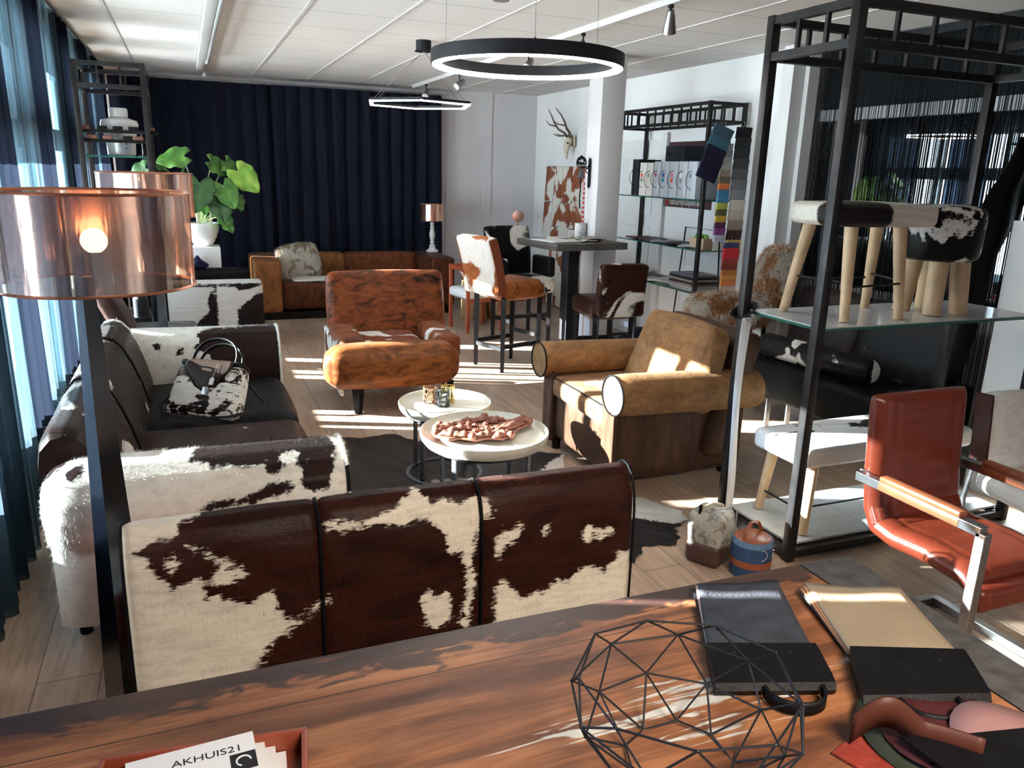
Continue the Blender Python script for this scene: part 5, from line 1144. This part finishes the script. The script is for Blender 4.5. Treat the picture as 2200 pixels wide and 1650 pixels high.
obj('front_roll', B().cush((2.45, 1.50, .375), (.45, .07, .09), .03, 14), RED, t)
for x_ in (2.232, 2.668):
    bm = bmesh.new(); tube(bm, [(x_, p[0] - .01, p[1] + .02) for p in path[2:-1]], .0022, 6); obj('stitching', bm, plain('stitch', (.40, .16, .11), .6), t)
for x_ in (2.195, 2.705):
    f = B(); f.box((x_, 1.735, .622), (.034, .50, .034)).box((x_, 1.485, .31), (.034, .034, .62)).box((x_, 1.735, .017), (.034, .50, .034))
    obj('arm_frame', f, STEEL, t, bevel=.003)
    obj('arm_pad', B().box((x_, 1.72, .648), (.040, .32, .024), bev=.008).box((x_, 1.72, .622), (.041, .32, .03), bev=.006), plain('arm_leather', (.24, .075, .032), .4), t)
for z_ in (.622, .017): obj('rear_bar', B().box((2.45, 1.985, z_), (.475, .034, .034)), STEEL, t, bevel=.003)
t = thing('white_hide_chair', 'white cowhide chair with dark brown sides at the right edge of the photo', 'chair', (3.32, 1.98, 0), -1.75)
WHC = hide('hide_white_chair', (.5, .48, .45), (.82, .81, .78), scale=2, bias=.3, seed=120)
obj('backrest', B().cush((-.20, 0, .62), (.09, .44, .34), .03, 14, .008, rot=RY(-.10)), WHC, t)
for s_ in (-1, 1): obj('back_edge', B().cush((-.205, s_*.226, .62), (.095, .014, .33), .006, 6, rot=RY(-.10)), plain('dark_brown_leather', (.05, .018, .014), .35), t)
obj('seat', B().cush((.03, 0, .40), (.46, .46, .10), .04, 14, .012), WHC, t)
for y_ in (-.23, .23): bm = bmesh.new(); tube(bm, [(-.20, y_, .50), (-.23, y_, .30), (-.20, y_, .06), (-.15, y_, .012), (.22, y_, .012)], .011, 8); obj('sled_frame', bm, STEELDK, t)
# door stop bags
t = thing('door_stop_bag', 'grey leaf-print canvas door stop with brown base and rope handle on the floor', 'door stop', (2.045, 2.60, 0), .5)
CAN = hide('leaf_canvas', (.14, .14, .13), (.42, .41, .37), scale=16, bias=.40, seed=123, edge=.3, streak=(30, 30, 30)); BRL = plain('brown_base', (.060, .030, .024), .45)
obj('body', B().cush((0, 0, .165), (.155, .155, .15), .02, 12, .012, rot=RX(-.05)), CAN, t); obj('base', B().cush((0, 0, .055), (.158, .158, .105), .02, 10, .008), BRL, t)
obj('seam_tape', B().box((.0785, -.0785, .12), (.006, .006, .22)), plain('tape', (.30, .30, .27), .6), t)
bm = bmesh.new(); tube(bm, [(-.05, .03, .23), (-.045, .02, .262), (.0, 0, .272), (.05, -.02, .255), (.068, -.04, .21)], .007, 8); obj('rope_handle', bm, plain('rope', (.50, .43, .32), .8), t)
obj('tab', B().box((-.06, .03, .25), (.022, .010, .05), bev=.004), BLKLEATHER, t)
t = thing('door_stop_bag', 'blue denim door stop with brown leather lid and handle in front of the rack post', 'door stop', (2.145, 2.44, 0), .4)
DEN = plain('denim', (.020, .055, .14), .7, 0, .3, .3, vscale=25); DENL = plain('denim_light', (.10, .20, .33), .7); SAD = plain('saddle_leather', (.27, .075, .032), .38, 0, .2, .1)
obj('body', B().lathe([(0, 0), (.080, 0), (.086, .02), (.086, .15), (.080, .172), (0, .172)], 32), DEN, t)
obj('lid', B().lathe([(0, .178), (.070, .178), (.079, .172), (.080, .166), (0, .166)], 32), SAD, t); obj('leather_band', B().lathe([(.0875, .055), (.0885, .055), (.0885, .085), (.0875, .085)], 32), SAD, t); obj('waistband', B().lathe([(.086, .148), (.088, .148), (.083, .172), (.081, .172)], 32), DENL, t)
for a0 in (-2.2, -1.2): bm = bmesh.new(); tube(bm, [(.0875*math.cos(a0 + .35*math.sin(q*.3)), .0875*math.sin(a0 + .35*math.sin(q*.3)), .147 - .05*(1-math.cos(q*.3))/2*1.0) for q in range(11)], .0012, 5); obj('pocket_seam', bm, PAPER, t)
bm = bmesh.new(); tube(bm, [(-.078, 0, .14), (-.07, .0, .21), (-.03, 0, .245), (.03, 0, .235), (.065, 0, .19), (.075, 0, .15)], .009, 8, ry=.004); obj('handle', bm, SAD, t)

# ================================================================ left and back-left things
t = thing('head_vase', 'white ceramic lidded jar painted with a face on the glass shelf of the left rack', 'vase', (-.42, 6.66, 1.6855))
obj('jar', B().lathe([(0, 0), (.085, 0), (.095, .01), (.10, .10), (.115, .18), (.13, .22), (.12, .25), (.07, .265), (.06, .27), (0, .27)], 36), CERAMIC, t)
obj('lid', B().lathe([(0, .272), (.062, .272), (.064, .28), (.064, .325), (.058, .335), (0, .337)], 32), CERAMIC, t)
FB = plain('face_ink', (.12, .14, .18), .5); FG = plain('face_grey', (.42, .45, .50), .4)
def onjar(poly, m, nm, a0=-1.20, dz=0):
    bm = bmesh.new(); vs = [bm.verts.new((.1035*math.cos(a0 + px/.1), .1035*math.sin(a0 + px/.1), pz + dz)) for px, pz in poly]; bm.faces.new(vs); obj(nm, bm, m, t, solid=.001, smooth=False)
onjar([(-.04, .16), (-.042, .10), (-.032, .045), (-.01, .015), (.01, .015), (.032, .045), (.042, .10), (.04, .16)], FG, 'face'); onjar([(-.03, .125), (-.012, .130), (-.012, .118), (-.03, .115)], FB, 'eye'); onjar([(.03, .125), (.012, .130), (.012, .118), (.03, .115)], FB, 'eye')
onjar([(-.015, .055), (0, .060), (.015, .055), (0, .046)], FB, 'mouth'); onjar([(-.006, .12), (.006, .12), (.009, .078), (-.009, .078)], FB, 'nose')
t = thing('block_candle_stand', 'dark metal candle stand with reddish wooden blocks on the glass shelf of the left rack', 'candle stand', (-.42, 6.47, 1.6855))
RW = plain('red_block', (.17, .06, .035), .5, 0, .3, .3)
for z_, a, l_ in ((.100, .06, .46), (.165, -.05, .52)):
    obj('board', B().box((.0, 0, z_), (l_, .05, .022), RZ(a)), BLKWOOD, t)
for x_, z_ in ((-.17, .124), (-.07, .124), (.06, .124), (.13, .124), (-.21, .188), (-.10, .188), (.0, .188), (.10, .188), (.21, .188)): obj('wood_block', B().box((x_, -.002, z_), (.062, .052, .026), bev=.002), RW if int(x_*100) % 2 else BLKWOOD, t)
for x_ in (-.18, .15): obj('stem', B().cyl((x_, 0, 0), (x_, 0, .16), .006, n=8).cyl((x_, 0, 0), (x_, 0, .006), .035, n=16), STEELDK, t)
# plant
t = thing('plant_pedestal', 'white square pedestal carrying the potted plant near the window corner', 'pedestal', (.12, 8.42, 0)); obj('block', B().box((0, 0, .43), (.30, .28, .86), bev=.006), plain('pedestal_white', (.82, .82, .80), .5), t)
t = thing('potted_plant', 'green elephant ear plant in a ridged white bowl pot', 'plant', (.12, 8.42, .8605))
prof_ = [(0, 0), (.075, 0), (.095, .02)] + [(.10 + .062*math.sin(k/10*PI/2) + .003*math.sin(k*2.4), .03 + .19*k/10) for k in range(11)] + [(.155, .225), (.14, .20), (.0, .20)]
obj('pot', B().lathe(prof_, 40), CERAMIC, t); obj('soil', B().cyl((0,0,.195), (0,0,.203), .145, n=30), plain('soil', (.03, .02, .015), .9), t)
LEAF = []
for q, (c0, c1) in enumerate((((.045, .15, .03), (.12, .30, .05)), ((.14, .33, .04), (.30, .50, .08)), ((.015, .06, .02), (.05, .14, .04)))):
    m, nt, b = new_mat('leaf_%d' % q); L(nt, ramp(nt, noise(nt, mapping(nt), 9, 4), [(.35, c0), (.65, c1)]), b.inputs['Base Color']); b.inputs['Roughness'].default_value = .35; b.inputs['Subsurface Weight'].default_value = 0; bump(nt, b, noise(nt, mapping(nt), 30, 3), .3, .004); LEAF.append(m)
def leaf(tip, size, az, droop, m, base=(0, 0, .22), tilt=0.0):
    tip = V(tip); bm = bmesh.new(); b0 = V(base)
    pts = [b0 + (tip-b0)*s + V((0, 0, .10*math.sin(PI*s)*(tip-b0).length)) for s in [i/10 for i in range(11)]]; tube(bm, pts, [.008 - .004*i/10 for i in range(11)], 7); st = obj('stem', bm, plain('stem_green', (.42, .50, .28), .5) if 'stem_green' not in MATS else MATS['stem_green'], t)
    R_ = (Matrix.Rotation(az, 3, 'Z') @ Matrix.Rotation(droop, 3, 'Y') @ Matrix.Rotation(tilt, 3, 'X'))
    bm = bmesh.new(); n = 18; half = []
    def wdt(s): return size*.46*(max(0, math.sin(PI*min(1, (s*.93+.07))))**.62)*(1.12 - .45*s)
    def fn(u, v_):
        s = v_; x = -.28*size + 1.12*size*s; w = wdt(s); q = (u-.5)*2; cut = .25*size*max(0, .25 - s)*4*max(0, 1 - abs(q))**1.2
        y = w*q*(1 + .05*math.sin(s*22)); return R_ @ V((x + cut, y, -.10*size*(q*q) + .22*size*abs(q)*.5 - .22*size*s*s + .012*math.sin(s*16)*abs(q))) + tip
    grid(bm, 16, 20, fn); obj('leaf', bm, m, t, solid=.0015)
    return st
g_, y_, d_ = LEAF
for tp_, sz_, az_, dr_, m_, ti_ in (((.37, -.03, .72), .31, -.3, .75, y_, 1.15), ((-.13, 0, .85), .29, PI, .1, g_, -.9), ((-.30, .05, .74), .15, 2.6, -.6, g_, -.5), ((.13, .0, .80), .24, .3, .5, g_, 1.0), ((.22, -.10, .58), .28, -.9, .9, g_, .5), ((.0, -.14, .60), .36, -1.8, .8, d_, -.2),
          ((.16, -.12, .46), .30, -1.2, .9, d_, .1), ((.20, -.08, .28), .20, -.5, .9, g_, .5), ((.36, .0, .46), .15, -.2, 1.3, g_, .8), ((-.47, .02, .72), .27, 3.0, .6, d_, -1.0), ((-.32, -.03, .62), .25, 3.3, .7, g_, -.8), ((-.14, .05, .70), .30, 2.2, .5, d_, -.8), ((.27, .05, .80), .22, .1, .9, g_, .9), ((.03, -.05, .50), .24, -1.5, 1.0, g_, 0)): leaf(tp_, sz_, az_, dr_, m_, tilt=ti_)
for x_ in (-.03, .07): bm = bmesh.new(); tube(bm, [(x_, 0, .19), (x_*1.3, .0, .30), (x_*1.1, 0, .42)], [.020, .017, .012], 10); obj('trunk', bm, plain('trunk_pale', (.40, .36, .28), .7, 0, .3, .4) if 'trunk_pale' not in MATS else MATS['trunk_pale'], t)
# patchwork cube armchair by the window
t = thing('patchwork_armchair', 'black and white patchwork cowhide cube armchair below the potted plant', 'armchair', (0, 0, 0))
PW = [hide('hide_patch_%d' % i, (.012, .008, .008), (.52, .50, .47), attr=True, seed=130 + i, edge=.03) for i in range(1)]
o = obj('armrest', B().cush((.14, 7.58, .36), (.90, .16, .54), .04, 26), PW[0], t)
paint(o, [[(-.40, .0), (-.06, .0), (.00, .25), (.12, .36), (.10, .44), (.16, .58), (-.40, .58)], [(.185, 0), (.36, 0), (.355, .58), (.185, .58)], [(.36, .36), (.45, .44), (.53, .50), (.62, .52), (.62, .60), (.52, .57), (.45, .55), (.36, .54)], [(-.5, .605), (.62, .605), (.62, .8), (-.5, .8)]], lambda co: np.stack([co[:, 0], co[:, 2]], 1))
obj('armrest', B().cush((.10, 8.16, .37), (.84, .14, .60), .03, 12), BLKLEATHER, t); obj('seat', B().cush((.18, 7.87, .28), (.72, .44, .30), .04, 12, .015), hide('hide_patch_seat', BLACK, WHITE, scale=2, bias=.5, seed=134), t)
obj('backrest', B().cush((-.30, 7.87, .42), (.14, .44, .66), .04, 12), BLKLEATHER, t)
for x_ in (-.25, .5):
    for y_ in (7.6, 8.12): obj('foot', B().box((x_, y_, .05), (.05, .05, .10)), BLKWOOD, t)
o = obj('navy_cloth', B().cush((.03, 8.16, .70), (.20, .13, .055), .025, 14, .02, f=lambda q: V((q.x, q.y, q.z + .05*math.exp(-((q.x-.02)/.03)**2)*(q.z > 0)))), plain('navy_fabric', (.012, .014, .045), .8)); tag(o, 'crumpled navy cloth on the black far arm of the patchwork armchair', 'cloth')
# lounge chair by the window
t = thing('lounge_chair', 'dark brown leather lounge chair with a grey cushion seat between the rack and the window', 'chair', (-.30, 5.98, 0), 0)
DBL = plain('dark_brown_lounge', (.045, .022, .018), .42, 0, .4, .3)
obj('backrest', B().cush((-.21, 0, .64), (.10, .50, .38), .04, 14, .01, rot=RY(-.42)), DBL, t)
obj('seat', B().cush((.07, 0, .475), (.46, .50, .09), .035, 16, .012), plain('grey_brown_seat', (.085, .080, .085), .7, 0, .4, .6, vscale=12), t)
for y_ in (-.23, .23): obj('sled_leg', B().box((.02, y_, .43), (.50, .03, .012)).box((.26, y_, .215), (.012, .03, .43)).box((-.22, y_, .215), (.012, .03, .43)).box((.02, y_, .006), (.50, .03, .012)), STEEL, t)
t = thing('lantern', 'small black lantern with wire handle on the floor stand by the window', 'lantern', (-.42, 7.15, 0)); obj('stand', B().box((0, 0, .2), (.16, .16, .40), bev=.005), BLKWOOD, t)
obj('body', B().cyl((0,0,.40), (0,0,.55), .06, n=20).cyl((0,0,.55), (0,0,.59), .06, .03, n=20), BLKMETAL, t); bm = bmesh.new(); tube(bm, [(.06*math.cos(PI*i/10), 0, .55 + .13*math.sin(PI*i/10)) for i in range(11)], .003, 6); obj('handle', bm, BLKMETAL, t)
# dark blue bag on the floor by the rack
o = obj('cloth_bag', B().cush((3.72, 6.05, .14), (.34, .22, .26), .08, 14, .03, f=lambda q: V((q.x + .02*math.sin(q.z*30), q.y + .02*math.sin(q.x*25), q.z*(1 + .15*math.sin(q.x*20))))), plain('dark_denim', (.02, .028, .05), .7, 0, .4, .5)); tag(o, 'crumpled dark blue cloth bag on the floor behind the armchair', 'bag')
# cable on the floor at the left
bm = bmesh.new(); tube(bm, [(-.48, 2.15, .006), (-.45, 2.02, .006), (-.40, 1.9, .006), (-.42, 1.75, .006), (-.5, 1.6, .006)], .004, 6); o = obj('power_cable', bm, BLKMETAL); tag(o, 'thin black power cable on the floor below the near sofa arm', 'cable')
